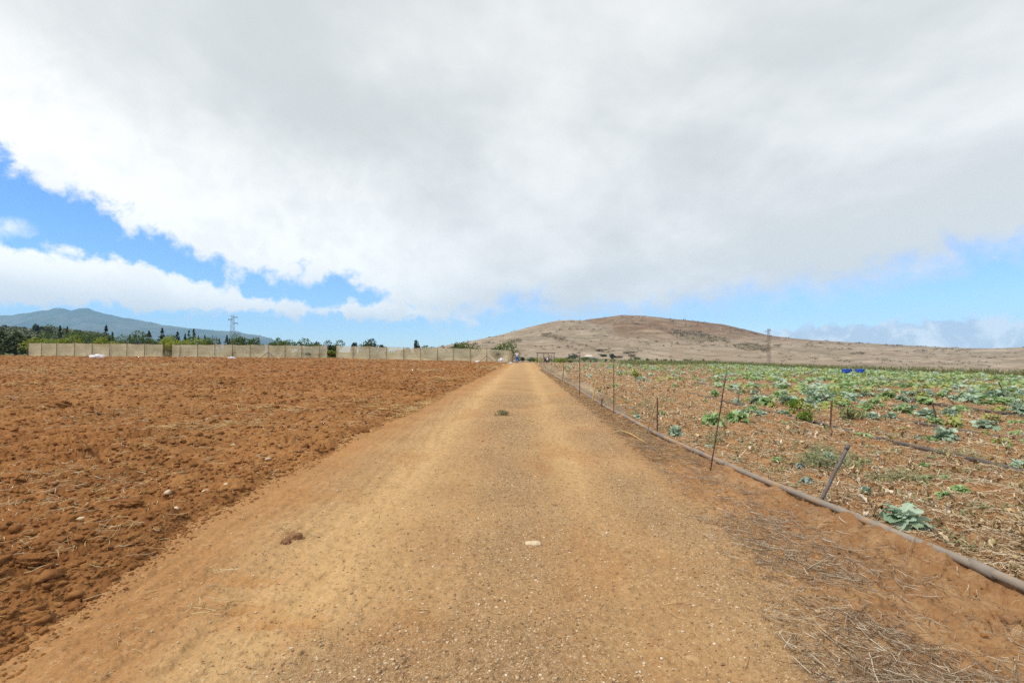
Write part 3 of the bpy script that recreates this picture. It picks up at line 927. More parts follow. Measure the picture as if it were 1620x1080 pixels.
def cabbage_mesh(name, mat, n, L, rise, seed, ruffle=0.24, wilt=0.0, nl=8, nw=7, stem_h=0.10):
    rg = np.random.default_rng(seed)
    Vs, Fs, T = [], [], []
    gf = grid_faces(nl, nw); c = 0
    for i in range(n):
        k = i / max(1, n - 1)
        l = L * rg.uniform(0.55, 1.15) * (1 - 0.40 * k); w = l * rg.uniform(0.45, 0.68)
        V = leaf_grid(l, w, -rg.uniform(0.5, 1.5) - wilt, ruffle, nl, nw, rg.uniform(0, 9), rg.uniform(0.1, 0.45))
        pit = rise * (0.35 + 0.9 * k) + rg.normal(0, 0.15)
        a = i * 2.4 + rg.normal(0, 0.3)
        cp, sp = math.cos(pit), math.sin(pit)
        V = np.stack([V[:, 0] * cp - V[:, 2] * sp, V[:, 1], V[:, 0] * sp + V[:, 2] * cp], 1)
        ro = rg.normal(0, 0.3); V = np.stack([V[:, 0], V[:, 1] * math.cos(ro) - V[:, 2] * math.sin(ro), V[:, 1] * math.sin(ro) + V[:, 2] * math.cos(ro)], 1)
        V[:, 0] += 0.02
        V = np.stack([V[:, 0] * math.cos(a) - V[:, 1] * math.sin(a), V[:, 0] * math.sin(a) + V[:, 1] * math.cos(a), V[:, 2] + stem_h * (0.5 + 0.7 * k)], 1)
        V[:, 2] = np.maximum(V[:, 2], 0.015 + 0.01 * np.sin(V[:, 0] * 40))
        Vs.append(V); Fs.append(gf + c); c += len(V)
        vv = np.tile(np.abs(np.linspace(-1, 1, nw)), nl)
        T.append(np.clip(0.3 + 0.4 * k + rg.normal(0, 0.28) + 0.45 * (vv < 0.2) - 0.1 + 0.2 * rg.random(nl * nw), 0, 1))
    me_o = np_mesh(name, np.concatenate(Vs), np.concatenate(Fs), mat, attrs={'tint': np.concatenate(T)})
    return me_o


def stem_mesh(parent, h=0.14, r=0.014, lean=(0.02, 0.01)):
    b = MB(); b.tube([(0, 0, -0.04), (lean[0] * 0.4, lean[1], h * 0.5), (lean[0], lean[1] * 0.5, h)], [r * 1.2, r, r * 0.9], 7)
    return b.build('stem', M['stem'], parent)


def take(o):
    """pull a prototype out of the scene, keep its mesh data"""
    me = o.data
    COL.objects.unlink(o); bpy.data.objects.remove(o)
    return me


kinds = []
for s in range(5):
    kinds.append(('blue', take(cabbage_mesh('cabbage_plant', M['cab_blue'], 26 + 2 * s, 0.215 + 0.015 * s, 0.85, 100 + s))))
for s in range(4):
    kinds.append(('green', take(cabbage_mesh('cabbage_plant', M['cab_green'], 26 + 2 * s, 0.215 + 0.015 * s, 0.75, 120 + s))))
for s in range(2):
    kinds.append(('yellow', take(cabbage_mesh('cabbage_plant', M['cab_yellow'], 22 + s, 0.21, 0.45, 140 + s, wilt=0.3))))
for s in range(2):
    kinds.append(('grey', take(cabbage_mesh('cabbage_plant', M['cab_grey'], 22 + 2 * s, 0.19, 0.5, 150 + s, ruffle=0.24, wilt=0.5))))
BY = {}
for k_, me in kinds:
    BY.setdefault(k_, []).append(me)
stem_proto = stem_mesh(None); stem_me = take(stem_proto)


def plant(px, py, kind, size, label, group=None, stem=True, rz=None, tilt=None, xy=None):
    gx, gy = xy if xy else ground_at(px, py)
    me = random.choice(BY[kind])
    o = bpy.data.objects.new('cabbage_plant', me); COL.objects.link(o)
    o.location = (gx, gy, Hpt(gx, gy) - 0.015)
    o.rotation_euler = (0, 0, random.uniform(0, 6.28) if rz is None else rz)
    if tilt:
        o.rotation_euler = (tilt[0], tilt[1], o.rotation_euler.z)
    s = size / 0.52
    o.scale = (s * random.uniform(0.85, 1.15), s * random.uniform(0.85, 1.15), s * random.uniform(0.75, 1.6))
    tag(o, label, 'cabbage', group)
    if stem:
        c = bpy.data.objects.new('stem', stem_me); COL.objects.link(c); c.parent = o
    return o


# plants the photograph singles out
taken = []
for px, py, kind, size, label in [
    (1428, 838, 'blue', 0.40, 'big pale blue leafed cabbage drooping over the grey pipe'),
    (1452, 842, 'grey', 0.32, 'crumpled grey cabbage lying against the pipe beside a pale blue one'),
    (1372, 784, 'blue', 0.20, 'small grey green cabbage in the bare litter beyond the steel stake'),
    (1440, 806, 'green', 0.17, 'small pale green cabbage sprout behind the drooping blue cabbage'),
    (1528, 775, 'blue', 0.15, 'tiny blue green cabbage sprout next to a yellowing leaf'),
    (1277, 765, 'grey', 0.36, 'withered grey cabbage with pale stem next to the steel stake'),
    (1265, 742, 'grey', 0.25, 'small dusty grey cabbage behind the withered one near the stake'),
    (1069, 690, 'blue', 0.36, 'ruffled blue grey cabbage touching the pipe near a bent stick'),
    (1009, 664, 'blue', 0.36, 'flat blue grey cabbage behind the pipe before the bent stick'),
    (1172, 702, 'grey', 0.20, 'little dusty cabbage just past the tall leaning rod'),
    (1460, 770, 'green', 0.20, 'low green cabbage sprout alone in the dry litter'),
    (1462, 741, 'green', 0.24, 'low flat pale green cabbage between stake and second pipe'),
    (1612, 742, 'blue', 0.30, 'blue green cabbage with a tall stem at the second pipe'),
    (1366, 694, 'green', 0.34, 'bright green cabbage growing over the second pipe'),
    (1470, 700, 'green', 0.45, 'yellow green cabbage joined to a pale one past the second pipe'),
    (1497, 697, 'blue', 0.48, 'wide pale blue green cabbage past the second pipe'),
    (1478, 672, 'green', 0.50, 'broad dark green cabbage at the foot of a black riser rod'),
    (1508, 676, 'yellow', 0.60, 'sprawling yellow green cabbage behind the wide pale one'),
    (1202, 656, 'blue', 0.34, 'compact blue green cabbage at the start of the second pipe'),
    (1239, 656, 'blue', 0.38, 'blue green cabbage with white edged leaves by a bright weed'),
    (1240, 669, 'green', 0.24, 'small green cabbage below the second pipe by a dead stub'),
    (1131, 628, 'green', 0.42, 'deep green cabbage just past the tall rusty rod'),
    (1116, 636, 'green', 0.24, 'small green cabbage in front of the tall rusty rod'),
    (1068, 612, 'green', 0.42, 'lone dark green cabbage among pale stubs'),
    (1181, 634, 'yellow', 0.40, 'yellow green cabbage leaning at a grey riser rod'),
    (1195, 625, 'blue', 0.50, 'blue green cabbage clump behind the grey riser rod'),
    (1375, 663, 'blue', 0.46, 'glossy blue green cabbage beside a grassy clump'),
    (1410, 662, 'blue', 0.42, 'pale blue green cabbage just short of the third pipe'),
    (1434, 648, 'blue', 0.72, 'large spreading blue green cabbage before a leaning black rod'),
    (1520, 650, 'green', 0.52, 'leafy green cabbage at the foot of the leaning black rod'),
    (1612, 658, 'blue', 0.50, 'dark blue green cabbage spilling over the third pipe'),
    (1585, 702, 'yellow', 0.46, 'withering yellow brown cabbage beside the second pipe end'),
    (1608, 689, 'green', 0.40, 'fresh green cabbage behind the withering yellow one'),
]:
    o = plant(px, py, kind, size, label)
    taken.append((o.location.x, o.location.y))

# the crop: rows of cabbages that nothing tells apart
cand = []
for xi in np.arange(3.6, 33.6, 0.62):
    for yi in np.arange(4.5, 66, 0.46):
        x = xi + R.normal(0, 0.08); y = yi + R.normal(0, 0.12)
        if x > xfar(y) - 0.2 or x > 1.2 * y + 1.4 or (y < 8.5 and x < 6.3):
            continue
        px = 826 + FPX * x / y; py = 557 + FPX * CAM_Z / y
        p = 0.03
        p += 0.48 * ss((x - 6.0) / 5) * ss((y - 6.5) / 5)
        p += 0.42 * ss((x - 14) / 6)
        p += 0.45 * ss((px - 1100) / 120) * ss((y - 10) / 6)
        if px < 1120: p = min(p, 0.05 + 0.10 * ss((y - 30) / 20))
        p *= np.clip(0.62 + 1.6 * float(fbm(np.array([x * 0.3]), np.array([y * 0.22]), 131, 3)[0]), 0.1, 1.2)
        if R.random() < p and min((x - a) ** 2 + (y - b) ** 2 for a, b in taken) > 0.3:
            cand.append((x, y))
cand.sort(key=lambda q: q[1])
N_IND = 200
G_C = 'cabbages of the standing crop'
for i, (x, y) in enumerate(cand[:N_IND]):
    kd = random.choices(['blue', 'green', 'yellow', 'grey'], [0.40, 0.36, 0.18, 0.06])[0]
    plant(0, 0, kd, random.uniform(0.30, 0.66), 'leafy cabbage plant among the many alike in the crop rows', G_C, stem=i < 60, xy=(x, y))
tx, ty = polar_pts(62, 4.2, 26, lambda y: xpipe(y) + 0.3, lambda y: np.minimum(1.15 * y, 9.5), 0.9)
for x, y in zip(tx, ty):
    plant(0, 0, random.choice(['blue', 'green', 'grey', 'green', 'yellow']), random.uniform(0.12, 0.26), 'small ragged cabbage sprout scattered in the dry litter nearest the road', 'cabbage sprouts in the dry litter', stem=y < 12, xy=(float(x), float(y)))
# everything further off as one mass
low = {}
for kd, mt, sd in (('blue', 'cab_blue', 1), ('green', 'cab_green', 2), ('yellow', 'cab_yellow', 3)):
    low[kd] = []
    for s in range(3):
        o = cabbage_mesh('crop', M[mt], 10, 0.30, 0.7, 300 + sd * 10 + s, nl=4, nw=3)
        V = np.empty(len(o.data.vertices) * 3); o.data.vertices.foreach_get('co', V)
        Fq = np.empty(len(o.data.polygons) * 4, np.int32); o.data.polygons.foreach_get('vertices', Fq)
        T = np.empty(len(o.data.vertices)); o.data.attributes['tint'].data.foreach_get('value', T)
        low[kd].append((V.reshape(-1, 3), Fq.reshape(-1, 4), T)); take(o)
for kd, mt, share, lab in (('blue', 'cab_blue', 0.5, 'mass of blue green cabbages filling the far crop'), ('green', 'cab_green', 0.33, 'mass of green cabbages mixed through the far crop'), ('yellow', 'cab_yellow', 0.17, 'yellowing cabbages mixed through the far crop')):
    Vs, Fs, Ts, c = [], [], [], 0
    for j, (x, y) in enumerate(cand[N_IND:]):
        hsh = (j * 0.618034) % 1.0
        own = 'blue' if hsh < 0.38 else ('green' if hsh < 0.74 else 'yellow')
        if own != kd: continue
        V, Fq, T = low[kd][j % 3]
        a = R.uniform(0, 6.28); s = R.uniform(0.8, 1.35)
        V = V * s
        V = np.stack([V[:, 0] * math.cos(a) - V[:, 1] * math.sin(a), V[:, 0] * math.sin(a) + V[:, 1] * math.cos(a), V[:, 2]], 1)
        V = V + np.array([x, y, float(Hbase(np.array([x]), np.array([y]))[0])])
        Vs.append(V); Fs.append(Fq + c); c += len(V); Ts.append(np.clip(T + R.normal(0, 0.15), 0, 1))
    tag(np_mesh('cabbage_crop', np.concatenate(Vs), np.concatenate(Fs), M[mt], attrs={'tint': np.concatenate(Ts)}), lab, 'crop', kind='stuff')

# pale dead cabbage stubs and curled dead leaves
x, y = polar_pts(20000, 3.2, 62, lambda y: xpipe(y) + 0.12, lambda y: np.minimum(1.2 * y + 1.4, xfar(y)), 0.62)
k = R.random(len(x)) < np.clip(1.0 - 0.55 * ss((x - 10) / 8), 0.2, 1) * np.clip(0.55 + 1.2 * fbm(x * 0.9, y * 0.7, 141, 3), 0.12, 1)
x, y = x[k], y[k]
Vs, Fs, Cs, c = [], [], [], 0
gf = grid_faces(6, 5)
zz = Hfull(x, y)[0]
pal = np.array([(0.66, 0.50, 0.30), (0.70, 0.55, 0.35), (0.50, 0.34, 0.18), (0.54, 0.43, 0.21), (0.40, 0.26, 0.14), (0.74, 0.63, 0.47)])
for i in range(len(x)):
    l = (0.03 + 0.09 * R.random() ** 1.6) * (1 + y[i] / 35); w = l * R.uniform(0.2, 0.55)
    V = leaf_grid(l, w, R.normal(0.3, 2.2), 0.55, 6, 5, R.uniform(0, 9), R.uniform(-0.2, 1.1))
    V = V * np.array([1, R.uniform(0.35, 0.9), 1]) + R.normal(0, 0.075, V.shape) * l
    st = R.random() < 0.13 + 0.25 * (y[i] > 11)
    pit = R.uniform(0.7, 1.4) if st else R.normal(0.1, 0.2)
    a = R.uniform(0, 6.28)
    V = np.stack([V[:, 0] * math.cos(pit) - V[:, 2] * math.sin(pit), V[:, 1], V[:, 0] * math.sin(pit) + V[:, 2] * math.cos(pit)], 1)
    V[:, 2] = np.maximum(V[:, 2], 0.0) + R.uniform(0, 0.02)
    V = np.stack([V[:, 0] * math.cos(a) - V[:, 1] * math.sin(a) + x[i], V[:, 0] * math.sin(a) + V[:, 1] * math.cos(a) + y[i], V[:, 2] + zz[i]], 1)
    Vs.append(V); Fs.append(gf + c); c += len(V)
    Cs.append(np.repeat(pal[R.integers(6)][None] * R.uniform(0.8, 1.1), len(V), 0))
tag(np_mesh('dead_leaves', np.concatenate(Vs), np.concatenate(Fs), M['dead_leaf'], attrs={'piece': np.concatenate(Cs)}),
    'curled pale dead cabbage leaves littering the vegetable field', 'dead leaves', kind='stuff')


def tufts(name, X, Y, size, mat, label, cat, per=26, blade=0.5, seed=0, high=0.5):
    n = len(X)
    Z = Hfull(X, Y)[0] if Y.max() < 76 else Hbase(X, Y)
    C = np.repeat(np.stack([X, Y, Z], 1), per, 0)
    s = np.repeat(size, per)
    o = R.normal(0, 0.32, (n * per, 3)); o[:, 2] = np.abs(o[:, 2]) * high + 0.08
    V, F = leaf_cards(C + o * s[:, None], s * blade * R.uniform(0.5, 1.1, n * per), 2.6, 0.8)
    T = np.repeat(np.clip(np.repeat(R.random(n), per) * 0.5 + R.random(n * per) * 0.5, 0, 1), 4)
    return tag(np_mesh(name, V, F, M[mat], attrs={'tint': T}), label, cat, kind='stuff')


# grey green weeds low in the field
x, y = polar_pts(1300, 3.6, 55, lambda y: xpipe(y) + 0.2, lambda y: np.minimum(1.2 * y + 1.4, xfar(y)), 0.7)
tufts('weeds', x, y, R.uniform(0.06, 0.2, len(x)), 'weed', 'low grey green weeds between the dry cabbage litter', 'weeds', 30, 0.34)
wx, wy = [], []
for (px, py, n, s) in [(1300, 735, 22, 0.22), (1320, 722, 12, 0.2), (1425, 757, 12, 0.16), (1140, 690, 6, 0.1), (1520, 720, 8, 0.2), (1340, 660, 8, 0.3), (1030, 652, 10, 0.5), (1010, 640, 12, 0.7), (975, 632, 10, 0.8), (1130, 700, 8, .15)]:
    gx, gy = ground_at(px, py); wx.append(gx + R.normal(0, s, n)); wy.append(gy + R.normal(0, s, n))
wx = np.concatenate(wx); wy = np.concatenate(wy)
tufts('weeds', wx, wy, R.uniform(0.12, 0.26, len(wx)), 'weed', 'patches of taller pale weeds close to the grey pipe', 'weeds', 60, 0.24, high=0.8)
# grass fringe on the far edges of the field
ex = []
for t in np.linspace(0, 1, 900):
    yy = 66 - 46 * t
    ex.append((float(xfar(yy)) - abs(R.normal(0, 0.9)), yy + R.normal(0, 0.3)))
for _ in range(700):
    ex.append((R.uniform(13, 25), 62.5 + R.normal(0, 1.6)))
ex = np.array(ex)
n = len(ex); per = 6
bx = np.repeat(ex[:, 0], per) + R.normal(0, 0.15, n * per); by = np.repeat(ex[:, 1], per) + R.normal(0, 0.15, n * per)
bz = Hbase(bx, by); hgt = R.uniform(0.2, 0.55, n * per)
t = np.linspace(0, 1, 4)[None]
le = R.normal(0, 0.25, (n * per, 2)) * hgt[:, None]
P = np.stack([bx[:, None] + le[:, :1] * t ** 2, by[:, None] + le[:, 1:] * t ** 2, bz[:, None] + hgt[:, None] * t], -1)
V, F, pp = strips(P, 0.006 + 0.00035 * by)
tag(np_mesh('grass', V, F, M['grass'], attrs={'tint': np.repeat(R.random(n * per), pp)}), 'fringe of green grass along the far edge of the crop', 'grass', kind='stuff')
# low green cover between the far plants
x, y = polar_pts(1500, 24, 64, lambda y: 9 + 0 * y + ss((60 - y) / 20) * 0, lambda y: np.minimum(1.2 * y, xfar(y) - 0.3), 0.8)
k = R.random(len(x)) < 0.25 + 0.75 * ss((x - 12) / 8)
tufts('weeds', x[k], y[k], R.uniform(0.25, 0.5, k.sum()), 'grass', 'yellow green weeds filling gaps between the far cabbages', 'weeds', 14, 0.5)


def bushy(name, loc, r, h, mat, label, cat, n=500, leaf=0.1, lobes=7, seed=0, trunk=None, group=None, asp=1.5):
    rg = np.random.default_rng(seed)
    root = empty(name, loc)
    tag(root, label, cat, group)
    cs = rg.normal(0, 1, (lobes, 3)) * np.array([r * 0.42, r * 0.42, h * 0.16]); cs[:, 2] += h * 0.58
    rs = rg.uniform(0.35, 0.6, lobes)
    pick = rg.integers(0, lobes, n)
    d = rg.normal(0, 1, (n, 3)); d /= np.linalg.norm(d, axis=1, keepdims=True)
    rad = rg.uniform(0.45, 1.08, n) ** 0.6
    C = cs[pick] + d * (rad * rs[pick])[:, None] * np.array([r, r, h * 0.62])
    C[:, 2] = np.maximum(C[:, 2], h * 0.04)
    V, F = leaf_cards(C, leaf * rg.uniform(0.6, 1.3, n), asp, 1.0, rg)
    T = np.clip(rg.uniform(0, 1, lobes)[pick] * 0.55 + rg.random(n) * 0.45, 0, 1)
    np_mesh('crown', V, F, M[mat], root, attrs={'tint': np.repeat(T, 4)})
    b = MB(); tr = trunk or max(0.012, r * 0.06)
    b.tube([(0, 0, -0.1), (rg.normal(0, r * 0.05), rg.normal(0, r * 0.05), h * 0.3), (rg.normal(0, r * 0.1), 0, h * 0.62)], [tr, tr * 0.8, tr * 0.4], 7)
    for q in range(4):
        a = q * 1.6 + rg.random()
        b.tube([(0, 0, h * 0.2), (math.cos(a) * r * 0.3, math.sin(a) * r * 0.3, h * 0.45), (math.cos(a) * r * 0.5, math.sin(a) * r * 0.5, h * 0.65)], [tr * 0.5, tr * 0.35, tr * 0.15], 5)
    b.build('trunk', M['bark'], root)
    return root


def on_ground(px, py):
    gx, gy = ground_at(px, py)
    return (gx, gy, Hpt(gx, gy))


bushy('weed_bush', on_ground(1261, 650), 0.24, 0.36, 'bright', 'rounded vivid green weed bush above the second pipe', 'weed', 420, 0.065, 7, 1)
bushy('weed_bush', on_ground(1276, 668), 0.23, 0.32, 'bright', 'loose dark green weed bush just below the rounded vivid one', 'weed', 220, 0.065, 6, 2)
bushy('weed_bush', on_ground(1280, 652), 0.30, 0.34, 'cab_yellow', 'thin yellow flowering weed between two green weed bushes', 'weed', 130, 0.08, 5, 3)
bushy('weed_bush', on_ground(1344, 664), 0.28, 0.26, 'grass', 'spiky yellow green grass clump beside glossy cabbages', 'weed', 260, 0.16, 5, 4, asp=5)
bushy('weed_bush', on_ground(1005, 600), 0.30, 0.6, 'cab_yellow', 'upright yellow green weed in the far bare rows', 'weed', 160, 0.16, 4, 5)
bushy('weed_bush', on_ground(1299, 742), 0.32, 0.22, 'weed', 'greyish green weed with tiny yellow flowers by the steel stake', 'weed', 420, 0.035, 9, 6)
for (dx, dy, dz) in [(0.1, -0.2, 0.3), (0.3, 0, 0.26), (-0.2, -.1, .3), (.2, -.3, .22), (.45, .1, .2)]:
    pass
bushy('grass_tuft', on_ground(796, 657), 0.26, 0.13, 'dry_tuft', 'dull green grass tuft growing in the middle of the dirt road', 'grass tuft', 320, 0.085, 6, 7, asp=6, trunk=0.004)

# ------------------------------------------------------------------ stones and branch
def stone(px, py, r, mat, label, seed, name='stone', group=None):
    x_, y_, z_ = on_ground(px, py)
    b = MB(); b.blob((0, 0, 0), r, seed, 0.3, 3)
    o = b.build(name, M[mat], smooth=True)
    o.location = (x_, y_, z_ + r[2] * 0.25); o.rotation_euler = (0, 0, seed)
    return tag(o, label, 'stone', group)


stone(843, 861, (0.064, 0.045, 0.022), 'stone', 'flat cream stone set in the middle of the dirt road', 3)
stone(467, 851, (0.062, 0.045, 0.040), 'brown_stone', 'larger of two dark brown stones lying at the track', 4)
stone(452, 858, (0.045, 0.038, 0.034), 'brown_stone', 'smaller front one of two dark brown stones at the track', 5)
stone(1094, 1038, (0.05, 0.032, 0.010), 'tan_stone', 'buried tan stone flush with the road near the stalk heap', 6)
stone(1598, 973, (0.055, 0.045, 0.03), 'brown_stone', 'round brown stone next to stalks under the pipe', 7)
for i, (px, py, r) in enumerate([(325, 781, 0.045), (279, 814, 0.036), (358, 773, 0.04), (128, 819, 0.032), (87, 939, 0.03), (369, 704, 0.045), (425, 733, 0.05), (266, 783, 0.05)]):
    labs = ['pale oval stone on clods beside a longer one', 'smooth tan stone alone near the ploughed edge', 'cream stone nearest the road edge on ploughed soil', 'small buff stone among dark clods', 'small yellowish stone low beside the wheel track',
            'little pale stone high on the ploughed slope', 'whitish stone close to the road verge', 'long flattish stone half sunk in ploughed soil']
    stone(px, py, (r, r * 0.7, r * 0.5), 'stone', labs[i], 20 + i)
for i, (px, py, rx, rh, lab) in enumerate([(52, 903, 0.10, 0.04, 'cracked fist sized soil clod behind the wheel track'), (110, 907, 0.055, 0.03, 'small rounded soil clod beside a cracked one by the track'),
                                           (95, 645, 0.30, 0.12, 'large overhanging soil lump throwing a black shadow'), (120, 641, 0.16, 0.08, 'soil lump perched behind the overhanging one'), (205, 800, 0.12, 0.04, 'crusted soil slab with a crack below'), (22, 772, 0.16, 0.06, 'tall soil ridge clod at the picture edge'), (60, 985, 0.05, 0.025, 'small round clod close to the wheel track')]):
    x_, y_, z_ = on_ground(px, py)
    b = MB(); b.blob((0, 0, 0), (rx * 1.0, rx * 0.65, rh), 40 + i, 0.45, 4)
    o = b.build('soil_clod', M['clod']); o.location = (x_, y_, z_ + rh * 0.2)
    tag(o, lab, 'clod')

b = MB()
p0 = on_ground(960, 685); 


def gp(px, py, up=0.0):
    x_, y_ = ground_at(px, py)
    return Vector((x_, y_, Hpt(x_, y_) + up))


br = empty('branch', gp(990, 690))
tag(br, 'crooked pale bare branch lying at the road edge before the fence', 'branch')
off = gp(990, 690)
b = MB(); b.tube([gp(965, 687, 0.02) - off, gp(982, 685, 0.05) - off, gp(996, 689, 0.05) - off, gp(1008, 695, 0.04) - off, gp(1023, 702, 0.015) - off], [0.007, 0.011, 0.012, 0.012, 0.009], 7)
b.build('limb', M['pale_wood'], br)
for (a, c, d) in [((983, 685), (985, 681), 0.12), ((1000, 690), (1003, 686), 0.05), ((1006, 694), (1014, 686), 0.09), ((1010, 696), (1011, 690), 0.1)]:
    b = MB(); b.tube([gp(*a, 0.04) - off, gp(*a, 0.04 + d * 0.7) - off + (gp(*c) - gp(*a)) * 0.05, gp(*a, 0.04 + d) - off + Vector((0.05, 0.02, 0))], [0.006, 0.005, 0.003], 6)
    b.build('twig', M['pale_wood'], br)

# ------------------------------------------------------------------ pipes
def pipe_path(fx, y0, y1, step, wob, up, sd):
    pts = []
    yy = y0
    while yy < y1:
        x_ = fx(yy) + wob * float(perlin(np.array([yy * 0.25]), np.array([sd + 0.5]), sd)[0])
        z_ = Hpt(x_, yy)
        pts.append([x_, yy, z_]); yy += step * (0.6 + yy * 0.06)
    zs = np.array([p[2] for p in pts])
    if len(zs) > 11:
        zs = np.convolve(np.pad(zs, 5, mode='edge'), np.ones(11) / 11, 'valid')
    return [(p[0], p[1], z + up) for p, z in zip(pts, zs)]


root = empty('irrigation_pipe', (float(xpipe(3)), 3, 0))
tag(root, 'thick dusty grey irrigation pipe lying along the road edge', 'pipe')
pts = pipe_path(xpipe, 2.0, 48, 0.3, 0.06, 0.028, 5)
b = MB(); b.tube([(p[0] - root.location.x, p[1] - root.location.y, p[2]) for p in pts], [0.030 + 0.0006 * p[1] for p in pts], 12)
b.build('pipe_run', M['pipe'], root)
for yy in (3.55, 4.35, 9.05, 13.2):
    z_ = np.interp(yy, [p[1] for p in pts], [p[2] for p in pts]); x_ = np.interp(yy, [p[1] for p in pts], [p[0] for p in pts])
    b = MB(); b.tube([(x_ - root.location.x, yy - 0.09 - 3, z_), (x_ - root.location.x, yy + 0.09 - 3, z_)], 0.0355 + 0.0006 * yy, 12)
    b.build('coupling', M['pipe'], root)
PL = [(6.45, 2.9, 19.5, 'dark irrigation pipe, the first inside the field past the road fence'), (9.0, 6.2, 26, 'half hidden irrigation pipe between the second row of riser rods'),
      (12.4, 8.5, 24, 'far irrigation pipe partly covered by leafy cabbages'), (15.4, 11.5, 24, 'farthest thin irrigation pipe showing through dense cabbages')]
for i, (X0, ya, yb, lab) in enumerate(PL):
    pts = pipe_path(lambda t: X0, ya, yb, 0.35, 0.25, 0.040, 60 + i)
    o_ = empty('irrigation_pipe', (X0, ya, 0)); tag(o_, lab, 'pipe')
    b = MB(); b.tube([(p[0] - X0, p[1] - ya, p[2]) for p in pts], 0.036, 10); b.build('pipe_run', M['dark_pipe'], o_)
    for s_ in (0.3, 0.62):
        p = pts[int(len(pts) * s_)]; p2 = pts[int(len(pts) * s_) + 1]
        d_ = (Vector(p2) - Vector(p)).normalized() * 0.1
        b = MB(); b.tube([Vector(p) - d_ - Vector((X0, ya, 0)), Vector(p) + d_ - Vector((X0, ya, 0))], 0.041, 10); b.build('coupling', M['pipe'], o_)


# ------------------------------------------------------------------ stakes and rods
def rod(name, top, bot, r, mat, label, cat, group=None, dy=0.0, cap=None):
    x_, y_ = ground_at(*bot)
    z_ = Hpt(x_, y_)
    t_ = at_depth(top[0], top[1], y_ + dy)
    root = empty(name, (x_, y_, z_)); tag(root, label, cat, group)
    d_ = t_ - Vector((x_, y_, z_))
    n_ = 7
    wob = [Vector((random.gauss(0, r * 0.15), random.gauss(0, r * 0.15), 0)) for _ in range(n_)]
    P_ = [d_ * (k / (n_ - 1)) + (wob[k] if 0 < k < n_ - 1 else Vector()) for k in range(n_)]
    P_[0] = -d_.normalized() * 0.15
    b = MB(); b.tube(P_, r, 8); b.build('shaft', M[mat], root)
    if cap:
        b = MB(); b.tube([d_ - d_.normalized() * cap[0], d_ + d_.normalized() * 0.004], r * cap[1], 8); b.build('cap', M[cap[2]], root)
    return root


rod('fence_stake', (1148, 595), (1124, 741), 0.010, 'rust', 'tall rusty steel rod leaning over the grey pipe', 'stake')
rod('fence_stake', (1342, 704), (1297, 796), 0.018, 'grey_steel', 'thick grey steel tube stake leaning beside the pipe', 'stake', cap=(0.05, 1.3, 'grey_steel'))
rod('fence_stake', (1040, 629), (1040, 683), 0.015, 'rust', 'short upright rusty stake joined at the top to a slanting stick', 'stake')
rod('fence_stake', (1038, 632), (1022, 687), 0.016, 'wood', 'slanting wooden stick propped against a short rusty stake', 'stake')
rod('fence_stake', (971, 570), (971, 655), 0.010, 'rust', 'tall thin upright rusty rod at the pipe', 'stake')
rod('fence_stake', (944, 600), (937, 637), 0.022, 'pale_wood', 'pale wooden stick leaning slightly by the pipe', 'stake')
rod('fence_stake', (962, 612), (949, 641), 0.020, 'wood', 'pale stick tilted with a brown clump on its tip', 'stake', cap=(0.03, 2.6, 'rust'))
rod('fence_stake', (917, 560), (917, 625), 0.014, 'rust', 'upright dark stake behind the low netting, second in the line', 'stake')
rod('fence_stake', (893, 566), (890, 604), 0.014, 'rust', 'dark stake slightly off plumb where the netting begins to sag', 'stake')
rod('fence_stake', (952, 630), (952, 645), 0.016, 'rust', 'stubby dark peg beside a tilted pale stick', 'stake')
rod('fence_stake', (873, 560), (873, 590), 0.018, 'rust', 'farthest dark stake standing in the road fence netting', 'stake')
rod('fence_stake', (861, 564), (861, 582), 0.02, 'rust', 'short dark stake where the road fence netting ends', 'stake')
rod('riser_rod', (1316, 633), (1313, 678), 0.016, 'rust', 'upright dark riser rod between two cabbage rows', 'riser')
rod('riser_rod', (1298, 617), (1313, 645), 0.014, 'rust', 'black riser rod slanting down behind the upright dark one', 'riser', dy=0.35)
rod('riser_rod', (1172, 608), (1166, 640), 0.019, 'grey_steel', 'grey riser rod rising from yellow green leaves', 'riser')
rod('riser_rod', (1193, 604), (1205, 620), 0.014, 'rust', 'thin dark riser rod tilted over blue green cabbages', 'riser', dy=0.3)
rod('riser_rod', (1129, 598), (1139, 611), 0.016, 'rust', 'far thin riser rod tilted in front of the dense crop', 'riser', dy=0.3)
rod('riser_rod', (1475, 636), (1483, 668), 0.016, 'rust', 'black riser rod standing over a broad dark cabbage', 'riser')
rod('riser_rod', (1497, 626), (1514, 643), 0.014, 'rust', 'black riser rod leaning well over a leafy cabbage', 'riser', dy=0.3)
rod('riser_rod', (1355, 616), (1369, 629), 0.014, 'rust', 'slim riser rod slanting in the crop below the blue crates', 'riser', dy=0.3)
rod('riser_rod', (1580, 604), (1588, 622), 0.02, 'rust', 'dark riser rod at the far end of the dense crop', 'riser')

# low netting along the road fence
def net_strip(P0, P1, h0, h1, n, sag, seed):
    V = []
    for i in range(n + 1):
        t = i / n
        yv = P0[1] + (P1[1] - P0[1]) * t
        xv = float(xpipe(yv)) + 0.06 + P0[0] * (1 - t) + P1[0] * t
        z0 = Hpt(xv, yv)
        hh = h0 + (h1 - h0) * t + sag * math.sin(t * 19) + 0.05 * math.sin(t * 47)
        for k in range(6):
            q = k / 5
            V.append((xv + 0.12 * math.sin(q * 3 + t * 31 + seed) * q, yv, z0 + 0.01 + hh * q))
    i = np.arange((n + 1) * 6).reshape(n + 1, 6)
    F = np.stack([i[:-1, :-1], i[1:, :-1], i[1:, 1:], i[:-1, 1:]], -1).reshape(-1, 4)
    return np.array(V), F


